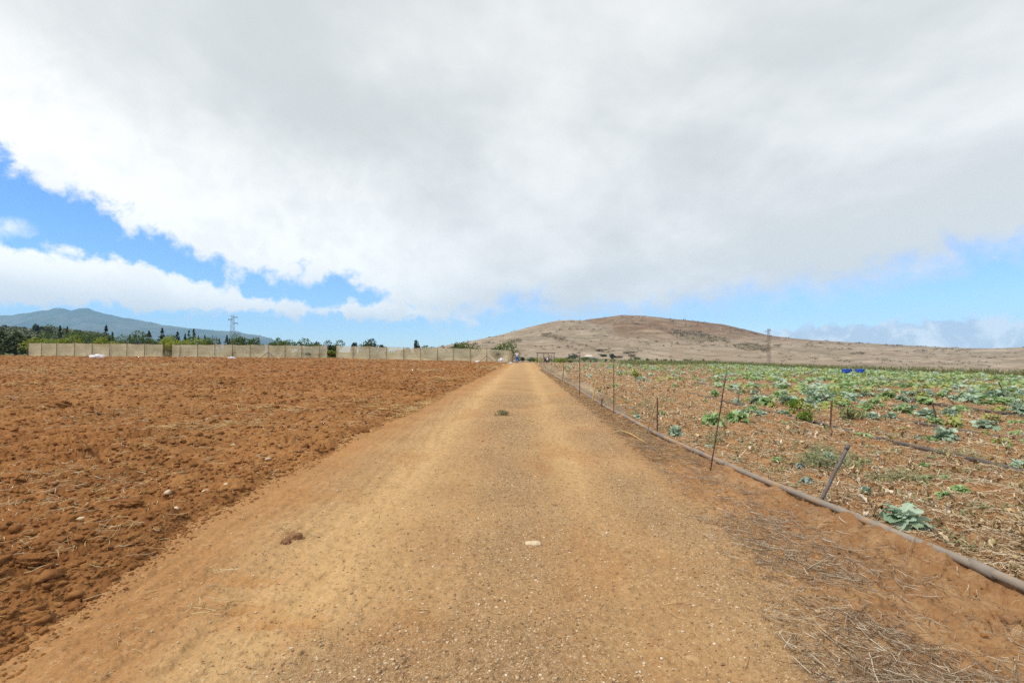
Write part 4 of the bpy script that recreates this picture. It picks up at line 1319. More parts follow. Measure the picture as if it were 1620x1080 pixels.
V, F = net_strip((0.0, 12.0), (0.0, 62), 0.22, 1.05, 160, 0.06, 1)
o = np_mesh('wind_netting', V, F, M['low_net'])
tag(o, 'sagging see-through netting strung low along the far road fence', 'netting')

# ------------------------------------------------------------------ net fence across the far side of the ploughed field
FEN = [(45, 68.0), (66, 68.1), (90, 68.3), (118, 68.5), (146, 68.7), (174, 68.9), (201, 69.1), (229, 69.3), (258, 69.5)], \
      [(272, 69.6), (285, 69.7), (312.5, 69.9), (340, 70.1), (368, 70.3), (396, 70.5), (424.5, 70.7), (451, 70.9), (477.5, 71.0), (505, 71.1), (518, 71.2)], \
      [(532, 71.3), (558.6, 71.4), (584.7, 71.5), (611, 71.6), (638.5, 71.7), (664.8, 71.75), (692, 71.8), (717, 71.9), (744, 71.95), (770, 72), (804, 72.1)]
FLAB = ['stretch of tan shade net fence ending beside dark cypresses', 'middle stretch of tan shade net fence below the lattice pylon', 'stretch of tan shade net fence that meets the dirt road']


def fence_pt(px, Y):
    v = ray(px, 560); x_ = v.x * Y / v.y
    return Vector((x_, Y, Hpt(x_, min(Y, 75)) - 0.02))


def net_panel(a, c, h, seed, parent, org):
    n, m = 12, 7
    V = []
    dirv = (c - a); nrm = Vector((-dirv.y, dirv.x, 0)).normalized()
    for i in range(n + 1):
        t = i / n
        p = a + dirv * t
        hh = h - 0.10 * math.sin(math.pi * t) * (0.6 + 0.4 * math.sin(seed * 3.1)) + 0.012 * math.sin(t * 40 + seed)
        for k in range(m + 1):
            q = k / m
            bul = 0.07 * math.sin(math.pi * t) * math.sin(math.pi * q + 0.4) + 0.025 * math.sin(q * 19 + seed * 2 + t * 3)
            V.append(p + nrm * bul + Vector((0, 0, hh * q)) - org)
    i = np.arange((n + 1) * (m + 1)).reshape(n + 1, m + 1)
    F = np.stack([i[:-1, :-1], i[1:, :-1], i[1:, 1:], i[:-1, 1:]], -1).reshape(-1, 4)
    return np_mesh('net_panel', np.array([tuple(v) for v in V]), F, M['net'], parent)


FH = 1.9
for s_, sec in enumerate(FEN):
    P_ = [fence_pt(*q) for q in sec]
    org = P_[0]
    root = empty('net_fence', org); tag(root, FLAB[s_], 'fence', 'shade net fence sections')
    for k, p in enumerate(P_):
        b = MB(); b.tube([p - org + Vector((0, -0.06, -0.2)), p - org + Vector((0, -0.06, FH + 0.08))], 0.028, 7); b.build('post', M['rust'], root)
        if k:
            net_panel(P_[k - 1], p, FH, s_ * 20 + k, root, org)
    b = MB(); b.tube([p - org + Vector((0, -0.03, FH + 0.02)) for p in P_], 0.009, 5); b.build('top_wire', M['rust'], root)
    for k in ([6] if s_ == 1 else [9] if s_ == 2 else []):
        for sg in (-1, 1):
            b = MB(); b.tube([P_[k] - org + Vector((0, -0.1, 0.85)), P_[k] - org + Vector((sg * 1.0, -0.15, 0.0))], 0.028, 6); b.build('brace', M['rust'], root)
    if s_ == 2:      # the fence turns the corner and runs on beside the road
        last = P_[-1]
        prev = last
        for j in range(1, 6):
            c_ = Vector((last.x + 0.10 * j, last.y + 1.9 * j, Hpt(last.x, 74) - 0.02 - 0.05 * j))
            b = MB(); b.tube([c_ - org + Vector((0.06, 0, -0.2)), c_ - org + Vector((0.06, 0, FH + 0.05))], 0.04, 7); b.build('post', M['wood'], root)
            net_panel(prev, c_, FH, 77 + j, root, org); prev = c_
# gate across the first gap: rails and brush
ga, gb = fence_pt(259, 69.5), fence_pt(271, 69.6)
root = empty('field_gate', ga); tag(root, 'narrow dark gateway filled with dry brush between two net fences', 'gate')
w_ = (gb - ga).x
b = MB()
for z_ in (0.1, 1.75):
    b.tube([(0, 0.05, z_), (w_, 0.05, z_)], 0.025, 6)
for x_ in (0.05, w_ * 0.5, w_ - 0.05):
    b.tube([(x_, 0.05, 0.0), (x_, 0.05, 1.8)], 0.025, 6)
b.build('gate_frame', M['rust'], root)
P_ = []
for _ in range(140):
    x0 = R.uniform(0, w_); z0 = R.uniform(0.0, 1.6)
    a = R.uniform(0, 3.14); l = R.uniform(0.2, 0.6)
    P_.append([(x0 + math.cos(a) * l * q, 0.05 + R.normal(0, 0.04), max(0, z0 + math.sin(a) * l * q * 0.6)) for q in (-0.5, -0.15, 0.2, 0.5)])
V, F, pp = strips(np.array(P_), np.full(140, 0.014))
np_mesh('brush', V, F, M['straw'], root, attrs={'piece': np.repeat(straw_cols(140, [(0.30, 0.22, 0.10), (0.20, 0.17, 0.08), (0.42, 0.32, 0.17)]), pp, 0)})

# white bags against the net fence
def bag_heap(px, py, w, lab, seed):
    x_, y_ = ground_at(px, py)
    y_ = min(y_, 66.5); v = ray(px, py); x_ = v.x * y_ / v.y
    root = empty('white_sacks', (x_, y_, Hpt(x_, y_))); tag(root, lab, 'sacks')
    for k, (dx, dz, r) in enumerate([(-0.30, 0.10, 0.22), (0.05, 0.14, 0.28), (0.34, 0.10, 0.2)]):
        b = MB(); b.blob((dx * w, 0.04 * k, dz * w), (r * w, r * 0.7 * w, r * 0.62 * w), seed + k, 0.3, 3); b.build('sack', M['white_bag'], root)
    return root


bag_heap(153, 564.2, 1.7, 'heap of white plastic sacks in front of the net fence', 3)
bag_heap(366, 566.8, 0.9, 'small scrap of white plastic below the lattice pylon', 9)

# ------------------------------------------------------------------ trees and shrubs beyond the fence
def conifer(px, ptop, Y, w, lab, seed, mat='conifer', group='conifers beyond the net fence', dens=1.0, pbot=None, blunt=0.0):
    rg = np.random.default_rng(seed)
    top = at_depth(px, ptop, Y)
    z0 = float(Hbase(np.array([top.x]), np.array([Y]))[0])
    h = top.z - z0
    r = w / FPX * Y * 0.5 * 1.75
    root = empty('conifer', (top.x, Y, z0)); tag(root, lab, 'tree', group)
    n = int(3600 * dens)
    lv = int(h / 0.30)
    nb = lv * 7
    bt = np.sort(rg.uniform(0.05, 0.99, nb)); ba = rg.uniform(0, 2 * np.pi, nb)
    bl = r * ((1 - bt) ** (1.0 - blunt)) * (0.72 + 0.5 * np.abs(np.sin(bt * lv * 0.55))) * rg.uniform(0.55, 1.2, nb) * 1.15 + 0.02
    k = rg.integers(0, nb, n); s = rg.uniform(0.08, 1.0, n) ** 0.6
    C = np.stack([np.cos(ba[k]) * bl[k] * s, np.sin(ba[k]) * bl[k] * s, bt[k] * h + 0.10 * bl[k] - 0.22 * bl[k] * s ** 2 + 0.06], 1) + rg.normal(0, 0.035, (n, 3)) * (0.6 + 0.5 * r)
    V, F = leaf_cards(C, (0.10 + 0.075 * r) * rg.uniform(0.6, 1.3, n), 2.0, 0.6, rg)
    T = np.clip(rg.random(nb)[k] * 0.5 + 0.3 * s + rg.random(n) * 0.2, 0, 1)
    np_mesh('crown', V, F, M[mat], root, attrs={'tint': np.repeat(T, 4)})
    b = MB(); b.tube([(0, 0, -0.3), (0.03, 0, h * 0.5), (0, 0, h * 0.97)], [0.05 * h * 0.4, 0.03 * h * 0.4, 0.02], 7)
    b.build('trunk', M['bark'], root)
    return root


CON = [(168, 516, 104, 14, 'tall dark conifer, the biggest spire above the tan fence'), (178, 527, 108, 11, 'shorter conifer leaning on the biggest spire above the fence'), (236, 525, 108, 12, 'broad dull conifer standing alone over the fence, left of a slim one'),
       (256.5, 520.5, 105, 14, 'layered conifer with tiered branches above the field gate'), (281, 526, 110, 11, 'slim pointed conifer just past the gateway'), (293, 530, 114, 9, 'small conifer beside a pair of close conifers'),
       (299, 524, 112, 9, 'narrower of two close conifers'), (306.5, 521.5, 110, 10, 'taller of two close conifers near the pylon'), (314, 533, 118, 7, 'tiny conifer at the foot of the close pair'), (324, 532, 110, 8, 'wind bent conifer leaning away from the pylon'),
       (347, 537, 116, 6, 'small dark conifer between fence and mountain'), (359, 532, 112, 9, 'dense dark conifer right beside the lattice pylon'), (363, 537, 116, 8, 'low dark conifer touching the lattice pylon'), (95, 517, 100, 13, 'dark green conifer in front of the wooded knoll'), (106.5, 518, 102, 8, 'thin spire conifer next to a denser one before the knoll'),
       (226, 530, 125, 5, 'faint thin conifer far behind the fence row'), (275, 533, 125, 5, 'slight thin conifer near the gateway gap'), (205, 531, 140, 9, 'hazy conifer row tip over the fence')]
for i, (px, pt, Y, w, lab) in enumerate(CON):
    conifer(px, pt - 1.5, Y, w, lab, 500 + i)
for i, (px, pt, Y, w, lab) in enumerate([(3, 525, 76, 26, 'large bushy cypress at the picture edge beside the fence'), (27, 525, 77, 21, 'rounded cypress with a pale stem between two others'), (46, 532, 79, 18, 'cypress half hidden by the end of the net fence'), (-24, 528, 78, 24, 'outermost bushy cypress of the fence corner group'),
                                         (62, 533, 84, 18, 'squat cypress just behind the first net panels'), (-50, 526, 80, 24, 'cypress beyond the outermost bushy one')]):
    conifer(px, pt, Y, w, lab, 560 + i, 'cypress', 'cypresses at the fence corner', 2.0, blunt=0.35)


def shrub_px(px, ptop, Y, w, mat, lab, seed, group, n=380, leaf=0.28, asp=1.5):
    top = at_depth(px, ptop, Y)
    z0 = float(Hbase(np.array([top.x]), np.array([Y]))[0])
    return bushy('shrub', (top.x, Y, z0), w / FPX * Y * 0.5 / 0.85, max(0.6, top.z - z0) * 1.10, mat, lab, 'shrub', n, leaf, 8, seed, None, group, asp)


GS = 'broad shrubs behind the net fence'
SH = [(75, 540, 72.5, 44, 'lime'), (104, 540, 73, 30, 'lime'), (88, 531, 90, 36, 'broad'), (125, 533, 92, 30, 'broad'), (138, 531, 96, 34, 'broad'), (160, 538, 88, 26, 'broad'), (172, 542, 73, 30, 'lime'), (190, 537, 92, 26, 'broad'), (212, 538, 90, 30, 'broad'),
      (232, 537, 92, 30, 'broad'), (248, 539, 90, 24, 'broad'), (268, 541, 78, 26, 'lime'), (285, 541, 92, 26, 'broad'), (300, 540, 76, 34, 'lime'), (318, 540, 90, 22, 'broad'), (332, 539, 94, 16, 'broad'), (383, 540, 76, 26, 'broad'), (402, 543, 78, 26, 'broad'),
      (447, 542, 77, 30, 'broad'), (436, 543, 80, 20, 'broad'), (492, 543, 79, 28, 'broad'), (506, 544, 82, 20, 'conifer'), (525, 556, 73.4, 12, 'lime'), (528, 546, 84, 18, 'broad'), (586, 544, 79, 24, 'conifer'), (580, 546, 78, 18, 'broad'), (606, 549, 84, 12, 'conifer'),
      (730, 546.5, 77, 38, 'broad'), (793, 546, 80, 30, 'broad'), (675, 549, 90, 26, 'broad'), (659, 546, 95, 7, 'conifer'), (560, 546, 95, 6, 'conifer'), (500, 556, 73.3, 26, 'conifer'), (690, 562, 74, 30, 'conifer'), (462, 556, 73, 16, 'cypress'), (374, 556, 72.6, 28, 'cypress'), (640, 556, 74, 18, 'broad'), (740, 558, 74, 24, 'broad'), (590, 558, 73.4, 22, 'cypress'), (300, 552, 72.3, 24, 'cypress'), (785, 554, 73.6, 22, 'conifer')]
SH = [(px, pt - (2.5 if pt < 550 and px < 440 else 1.0 if pt < 550 else 0), Y, w * 1.15, mt) for (px, pt, Y, w, mt) in SH]
for i, (px, pt, Y, w, mt) in enumerate(SH):
    lab = {'lime': 'bright yellow green shrub showing over the tan net fence', 'broad': 'mid green leafy shrub rising behind the tan net fence', 'conifer': 'dark green shrub behind the tan net fence', 'cypress': 'shadowy shrub seen dimly through the net fence'}[mt]
    shrub_px(px, pt, Y, w, mt, lab, 700 + i, GS + ', ' + {'lime': 'yellow green', 'broad': 'mid green', 'conifer': 'dark', 'cypress': 'seen through the net'}[mt], 1500, 0.27)

# wooded knoll: a far wood that reads as one mass, and the pines that stand out of it
n = 2600
wx = R.uniform(-430, -175, n); wy = R.uniform(170, 300, n)
px_ = 826 + FPX * wx / wy
topy = np.interp(px_, [-150, 0, 40, 60, 80, 100, 118, 135, 152, 175, 240], [518, 516, 519, 515, 517, 521, 523, 524, 530, 541, 547])
k = (px_ < 200)
wx, wy, topy = wx[k], wy[k], topy[k]
wz = Hbase(wx, wy)
lim = CAM_Z + (557 - topy) / FPX * wy
hh = np.clip(np.minimum(R.uniform(3.0, 7.0, len(wx)), lim - wz), 0.6, 8)
C, S, T = [], [], []
for i in range(len(wx)):
    m = 34
    d = R.normal(0, 1, (m, 3)); d /= np.linalg.norm(d, axis=1, keepdims=True)
    r_ = min(3.2, 0.7 * hh[i] + 0.6)
    C.append(np.array([wx[i], wy[i], wz[i] + hh[i] * 0.6]) + d * np.array([r_, r_, hh[i] * 0.42]) * R.uniform(0.6, 1.05, (m, 1)))
    S.append(R.uniform(0.7, 1.3, m)); T.append(np.repeat(np.clip(R.random() * 0.7 + R.random(m) * 0.3, 0, 1), 4))
V, F = leaf_cards(np.concatenate(C), np.concatenate(S), 1.3)
tag(np_mesh('wood', V, F, M['wood_mass'], attrs={'tint': np.concatenate(T)}), 'distant dull green wood covering the knoll below the mountain', 'wood', kind='stuff')


def knoll_pine(px, pt, Y, w, mat, lab, seed):
    top = at_depth(px, pt, Y); z0 = float(Hbase(np.array([top.x]), np.array([Y]))[0]); h = max(3, top.z - z0)
    rg = np.random.default_rng(seed)
    root = empty('pine_tree', (top.x, Y, z0)); tag(root, lab, 'tree', 'pines on the wooded knoll')
    r = w / FPX * Y * 0.5
    n = 420; d = rg.normal(0, 1, (n, 3)); d /= np.linalg.norm(d, axis=1, keepdims=True)
    C = d * np.array([r, r, h * 0.34]) * rg.uniform(0.5, 1.05, (n, 1)) + np.array([0, 0, h * 0.64]) + rg.normal(0, 0.2, (n, 3))
    V, F = leaf_cards(C, rg.uniform(0.5, 1.1, n), 1.4, 0.7, rg)
    np_mesh('crown', V, F, M[mat], root, attrs={'tint': np.repeat(rg.random(n), 4)})
    b = MB(); b.tube([(0, 0, -0.5), (0.2, 0, h * 0.5), (0, 0, h * 0.8)], [0.35, 0.28, 0.15], 7)
    for q in range(4):
        a = q * 1.57 + 0.4; b.tube([(0.1, 0, h * 0.5), (math.cos(a) * r * 0.5, math.sin(a) * r * 0.5, h * 0.75)], [0.15, 0.06], 5)
    b.build('trunk', M['bark'], root)


for i, (px, pt, Y, w, mt, lab) in enumerate([(77, 512, 205, 13, 'pine', 'pale flat topped pine standing clear of the wooded knoll'), (57, 512.5, 215, 8, 'conifer', 'dark pointed pine on the knoll beside the pale flat topped one'), (123, 521.5, 215, 12, 'conifer', 'dark round pine on the falling end of the knoll'), (139, 523, 210, 16, 'pine', 'wide grey green pine at the end of the knoll'),
                                              (7, 514, 220, 10, 'conifer', 'dark pine crowning the knoll at the picture edge'), (25, 516.5, 220, 12, 'conifer', 'broad dark pine along the knoll top'), (36, 517, 222, 8, 'conifer', 'small dark pine in a dip of the knoll top'), (66, 516, 222, 10, 'conifer', 'dark pine tucked behind the pale flat topped one'), (151, 527, 212, 8, 'conifer', 'last small dark pine where the knoll runs out')]):
    knoll_pine(px, pt, Y, w, mt, lab, 800 + i)

# ------------------------------------------------------------------ lattice pylons
def pylon(px, ptop, Y, pbase, wb, mat, lab, arms, wt=0.5):
    top = at_depth(px, ptop, Y)
    z0 = float(Hbase(np.array([top.x]), np.array([Y]))[0]) if pbase is None else at_depth(px, pbase, Y).z
    h = top.z - z0
    root = empty('lattice_pylon', (top.x, Y, z0), 0.08); tag(root, lab, 'pylon', 'power line pylons')
    half = lambda t: (wb * (1 - t) + wt * t) * 0.5
    for sx in (-1, 1):
        for sy in (-1, 1):
            b = MB(); b.tube([(sx * half(t), sy * half(t), -0.5 * (t == 0) + h * t) for t in (0, 0.5, 1)], 0.055, 4); b.build('leg', M[mat], root)
    b = MB()
    N = 14
    for k in range(N):
        t0, t1 = k / N, (k + 1) / N
        for (ax, s) in ((0, -1), (0, 1), (1, -1), (1, 1)):
            f = 1 if k % 2 else -1
            a0, a1 = half(t0), half(t1)
            p = (f * a0, s * a0, h * t0); q_ = (-f * a1, s * a1, h * t1)
            if ax: p = (p[1], p[0], p[2]); q_ = (q_[1], q_[0], q_[2])
            b.tube([p, q_], 0.028, 4)
    b.build('bracing', M[mat], root)
    for (t, l, sd) in arms:
        b = MB(); z_ = h * t
        b.tube([(0, 0, z_), (sd * l, 0, z_ - 0.05)], 0.07, 4); b.tube([(0, 0, z_ - 0.6), (sd * l, 0, z_ - 0.05)], 0.05, 4)
        arm = b.build('arm', M[mat], root)
        b = MB(); b.tube([(sd * l * 0.95, 0, z_ - 0.1), (sd * l * 0.95, 0, z_ - 0.55)], 0.09, 6); b.build('insulator', M['dark'], arm)
    return root


pylon(368, 498.5, 172, None, 1.4, 'galv', 'grey lattice power pylon behind the tan net fence', [(0.96, 1.7, 1), (0.90, 1.5, -1), (0.80, 1.8, 1)], 0.75)
pylon(1216, 519.5, 215, 577, 1.15, 'rustgalv', 'brownish lattice power pylon at the foot of the dry hill', [(0.965, 1.0, 1), (0.93, 1.5, -1), (0.81, 1.4, 1)], 0.7)
# plain wooden pole behind the fence
top = at_depth(336.5, 530, 120); z0 = float(Hbase(np.array([top.x]), np.array([120.0]))[0])
root = empty('utility_pole', (top.x, 120, z0)); tag(root, 'thin bare pole with a slanting stay beside small conifers', 'pole')
b = MB(); b.tube([(0, 0, -0.3), (0, 0, top.z - z0)], 0.10, 6); b.build('shaft', M['bark'], root)
b = MB(); b.tube([(0, 0, (top.z - z0) * 0.85), (-0.9, 0, (top.z - z0) * 0.55)], 0.06, 6); b.build('stay', M['bark'], root)

# ------------------------------------------------------------------ far end of the road
def bx(b, c, d): b.box(c, d); return b


# shelter frame
x0 = at_depth(848, 570, 84).x; x1 = at_depth(878, 570, 84).x
zg = Hpt(2.5, 75.5) - 0.25
root = empty('shelter_frame', (x0, 84, zg)); tag(root, 'open shelter frame of thin posts under a dark flat roof edge', 'shelter')
w_ = x1 - x0; hh_ = at_depth(860, 558.5, 84).z - zg
for q in (0.08, 0.42, 0.66, 0.98):
    for yy in (0, 2.2):
        b = MB(); b.tube([(w_ * q, yy, -0.2), (w_ * q, yy, hh_)], 0.035, 6); b.build('post', M['rustgalv'], root)
b = MB(); b.box((w_ * 0.52, 0, hh_), (w_ * 1.0, 0.08, 0.08)); b.box((w_ * 0.52, 2.2, hh_ + 0.1), (w_ * 1.0, 0.08, 0.07))
for q in (0.1, 0.4, 0.7, 0.97):
    b.box((w_ * q, 1.1, hh_ + 0.10), (0.07, 2.3, 0.06))
b.build('roof_beam', M['rustgalv'], root)
# small white sign by the fence
p = at_depth(866, 576, 66); root = empty('sign_board', (p.x, 66, Hpt(p.x, 66))); tag(root, 'small blank white board on a thin post by the fence end', 'sign')
z_ = at_depth(866, 568, 66).z - root.location.z
b = MB(); b.box((0, 0, z_), (0.2, 0.03, 0.32)); b.build('board', M['white_paint'], root)
b = MB(); b.tube([(0, 0.04, -0.1), (0, 0.04, z_)], 0.025, 6); b.build('post', M['rust'], root)
# purple-grey bush, yellow shrub, weeds at the end of the fence
for i, (px, pt, Y, w, mt, lab) in enumerate([(864, 566, 68, 14, 'purple', 'mauve twiggy bush behind a small white board'), (854, 567.5, 67, 11, 'lime', 'yellow green bush at the road end next to the shelter frame'), (826, 565, 80, 12, 'cypress', 'blue green bush beside the standing person'), (838, 568.5, 82, 16, 'cypress', 'low dark bush closing the end of the road'), (846, 567.5, 83, 10, 'broad', 'small green bush under the shelter frame'),
                                             (888, 568, 76, 14, 'broad', 'dark bush close behind the road fence stakes'), (886, 570, 72, 16, 'lime', 'bright yellow green low bush behind the fence stakes'), (902, 570, 74, 12, 'grass', 'pale low bush past the bright yellow green one')]):
    shrub_px(px, pt, Y, w, mt, lab, 900 + i, None, 320, 0.2)

# white container in a pale frame beside the fence
p = at_depth(793, 573, 68.5); root = empty('water_tank', (p.x, 68.5, Hpt(p.x, 68.5))); tag(root, 'white plastic container beside a pale open frame by the net fence', 'container')
b = MB(); b.blob((0, 0, 0.46), (0.27, 0.25, 0.27), 5, 0.14, 3); b.build('container', M['white_bag'], root)
b = MB(); b.tube([(-0.02, 0, 0.7), (0, 0, 0.80)], 0.10, 10); b.build('lid', M['white_paint'], root)
b = MB()
for (xa, xb) in ((-0.36, -0.36), (0.62, 0.62)):
    b.tube([(xa, -0.2, 0), (xb, -0.2, 0.58)], 0.028, 6); b.tube([(xa, 0.2, 0), (xb, 0.2, 0.58)], 0.028, 6)
b.tube([(-0.36, -0.2, 0.2), (0.62, -0.2, 0.2)], 0.03, 6); b.tube([(0.25, -0.2, 0.58), (0.62, -0.2, 0.58)], 0.03, 6); b.tube([(-0.36, 0.2, 0.2), (0.62, 0.2, 0.2)], 0.03, 6)
b.build('frame', M['white_paint'], root)
for i, (px, py, lab) in enumerate([(755, 572.3, 'small white sack lying at the foot of a braced fence post'), (808, 573.4, 'pale sack left at the fence corner by the road')]):
    p = at_depth(px, py, 67.5); r0 = empty('white_sack', (p.x, 67.5, Hpt(p.x, 67.5))); tag(r0, lab, 'sack')
    b = MB(); b.blob((0, 0, 0.1), (0.3, 0.2, 0.13), 70 + i, 0.3, 3); b.build('sack_body', M['white_bag'], r0)
    b = MB(); b.blob((0.3, 0, 0.1), (0.09, 0.07, 0.06), 75 + i, 0.3, 2); b.build('tied_neck', M['white_bag'], r0)

# blue crates in the crop
def crate(px, py, lab, rz):
    x_, y_ = ground_at(px, py)
    root = empty('plastic_crate', (x_, y_, Hpt(x_, y_) + 0.18), rz); tag(root, lab, 'crate', 'blue harvest crates in the crop')
    L_, W_, H_ = 0.47, 0.34, 0.29
    b = MB(); b.box((0, 0, 0.012), (L_ - 0.04, W_ - 0.04, 0.02))
    b.build('base', M['blue_crate'], root)
    for (c, d) in [((0, -W_ / 2, H_ / 2), (L_, 0.02, H_)), ((0, W_ / 2, H_ / 2), (L_, 0.02, H_)), ((-L_ / 2 + .012, 0, H_ / 2), (0.02, W_ - 0.022, H_ - 0.004)), ((L_ / 2 - .012, 0, H_ / 2), (0.02, W_ - 0.022, H_ - 0.004))]:
        b = MB(); b.box(c, d); b.build('side', M['blue_crate'], root)
    b = MB()
    for (c, d) in [((0, -W_ / 2 - 0.014, H_ - 0.02), (L_ + 0.05, 0.02, 0.04)), ((0, W_ / 2 + 0.014, H_ - 0.02), (L_ + 0.05, 0.02, 0.04)), ((-L_ / 2 - .012, 0, H_ - 0.021), (0.02, W_, 0.038)), ((L_ / 2 + .012, 0, H_ - 0.021), (0.02, W_, 0.038))]:
        b.box(c, d)
    for k in range(5):
        b.box((-0.18 + 0.09 * k, -W_ / 2 - 0.014, H_ * 0.42), (0.02, 0.014, H_ * 0.7))
    b.build('rim', M['blue_crate'], root)


crate(1340, 594.5, 'blue plastic crate in the crop, the slightly tilted and nearer of two', 0.12)
crate(1360.5, 593, 'blue plastic crate in the crop, the straighter and farther of two', -0.2)

# white house at the foot of the hill
Yh = 285.0
p0 = at_depth(926, 568.5, Yh); p1 = at_depth(945.5, 568.5, Yh)
zg = float(Hbase(np.array([p0.x]), np.array([Yh]))[0]) - 0.3
root = empty('white_house', (p0.x, Yh, zg)); tag(root, 'small white house with pale roof among bushes below the hill', 'house')
zt = at_depth(930, 564.2, Yh).z - zg
b = MB(); b.box((2.2, 2, zt / 2), (4.4, 4, zt)); b.build('wall', M['white_paint'], root)
b = MB(); b.box((5.95, 2.4, zt * 0.43), (3.08, 3.6, zt * 0.86)); b.build('annex_wall', M['white_paint'], root)
b = MB(); b.add([(-0.3, -0.3, zt + 0.003), (4.7, -0.3, zt + 0.003), (4.7, 4.3, zt + 0.003), (-0.3, 4.3, zt + 0.003), (0.6, 2, zt + 1.15), (3.8, 2, zt + 1.15)], [(3, 2, 1, 0), (0, 1, 5, 4), (2, 3, 4, 5), (1, 2, 5), (3, 0, 4)])
b.build('roof', M['tile'], root, smooth=False)
b = MB(); b.box((6.0, 2.4, zt * 0.86 + 0.09), (3.3, 3.9, 0.17)); b.build('annex_roof', M['tile'], root)
for (xw, zw, ww, hw) in ((1.2, zt * 0.55, 0.7, 0.9), (3.2, zt * 0.55, 0.7, 0.9), (6.2, zt * 0.5, 0.6, 0.8)):
    yw = -0.01 if xw < 4.4 else 0.59
    b = MB(); b.box((xw, yw, zw), (ww, 0.04, hw)); fr = b.build('window', M['white_paint'], root)
    b = MB(); b.box((xw, yw - 0.025, zw), (ww - 0.14, 0.03, hw - 0.14)); b.build('pane', M['dark'], fr)
b = MB(); b.box((5.3, 0.58, zt * 0.36), (0.7, 0.04, zt * 0.7)); b.build('door', M['bark'], root)
# bushes round the house, scrub belt, row of young trees
GB = 'bushes around the white house'
for i, (px, pt, Y, w, mt) in enumerate([(910, 558.5, 285, 17, 'conifer'), (925, 564.5, 280, 14, 'broad'), (940, 567.5, 275, 16, 'broad'), (968, 559, 290, 9, 'conifer'), (955, 562, 310, 14, 'cypress'), (980, 562, 300, 16, 'scrub'), (992, 559, 330, 20, 'scrub'), (1000, 564, 310, 14, 'scrub'), (948, 558, 340, 16, 'scrub'), (900, 564, 240, 12, 'cypress'), (882, 566, 235, 16, 'cypress'), (1008, 566, 290, 10, 'cypress')]):
    top = at_depth(px, pt, Y); z0 = float(Hbase(np.array([top.x]), np.array([Y]))[0])
    z0 = max(z0, float(max(Hhill(np.array([top.x]), np.array([Y]))[0][0], Hhill(np.array([top.x]), np.array([Y]))[1][0])))
    lab = ['dark round tree beside the white house', 'green bush hugging the white house wall', 'low green bush in front of the white house', 'dark small tree on the far side of the white house', 'olive bush rising behind the white house roof', 'dull scrub bush past the dark small tree', 'wide dull scrub bush on the lower slope', 'small dull scrub bush where the scrub belt thins', 'dull scrub bush high behind the white house',
           'grey green bush on the road side of the dark round tree', 'spreading grey green bush nearest the shelter frame', 'last small grey green bush of the scrub belt'][i]
    h = max(1.5, top.z - z0)
    bushy('bush', (top.x, Y, z0), w / FPX * Y * 0.5 / 0.85, h * 0.95, mt, lab, 'bush', 420, 0.75, 8, 950 + i, None, GB)
GY_ = 'young trees in the row behind the crop'
for i, px in enumerate([896, 906, 915, 924, 934, 945, 957, 968, 983, 997, 1003, 1016, 1024, 1039, 1046, 1053, 1061, 1068, 1083, 1091, 1101, 1112, 1128, 1155]):
    Y = 84 + (i % 3) * 1.5
    top = at_depth(px, 570.2 + random.uniform(0, 2.5) + (px - 896) * 0.008, Y); z0 = float(Hbase(np.array([top.x]), np.array([Y]))[0])
    bushy('young_tree', (top.x, Y, z0), random.uniform(0.35, 0.6), max(0.7, top.z - z0), ['broad', 'dry_tuft', 'weed'][i % 3], 'small young tree of the single row behind the crop', 'tree', 90, 0.2, 5, 980 + i, 0.03, GY_)
# scattered scrub between the house and the row
x = R.uniform(5, 75, 500); y = R.uniform(150, 330, 500)
k = (826 + FPX * x / y > 850) & (826 + FPX * x / y < 1030)
tufts('scrub', x[k], y[k], R.uniform(1.2, 2.6, k.sum()), 'weed', 'olive scrub belt below the dry hill around the house', 'scrub', 26, 0.5)

# ------------------------------------------------------------------ person at the end of the road
def skin_body(name, verts, edges, radii, mat, parent, root_i=0, sub=2):
    me = bpy.data.meshes.new(name)
    me.from_pydata(verts, edges, [])
    o = bpy.data.objects.new(name, me); COL.objects.link(o); o.parent = parent
    m = o.modifiers.new('skin', 'SKIN'); m.use_smooth_shade = True
    for v, r in zip(me.skin_vertices[0].data, radii):
        v.radius = r if hasattr(r, '__len__') else (r, r)
        v.use_root = False
    me.skin_vertices[0].data[root_i].use_root = True
    s = o.modifiers.new('subsurf', 'SUBSURF'); s.levels = sub; s.render_levels = sub
    me.materials.append(mat)
    return o


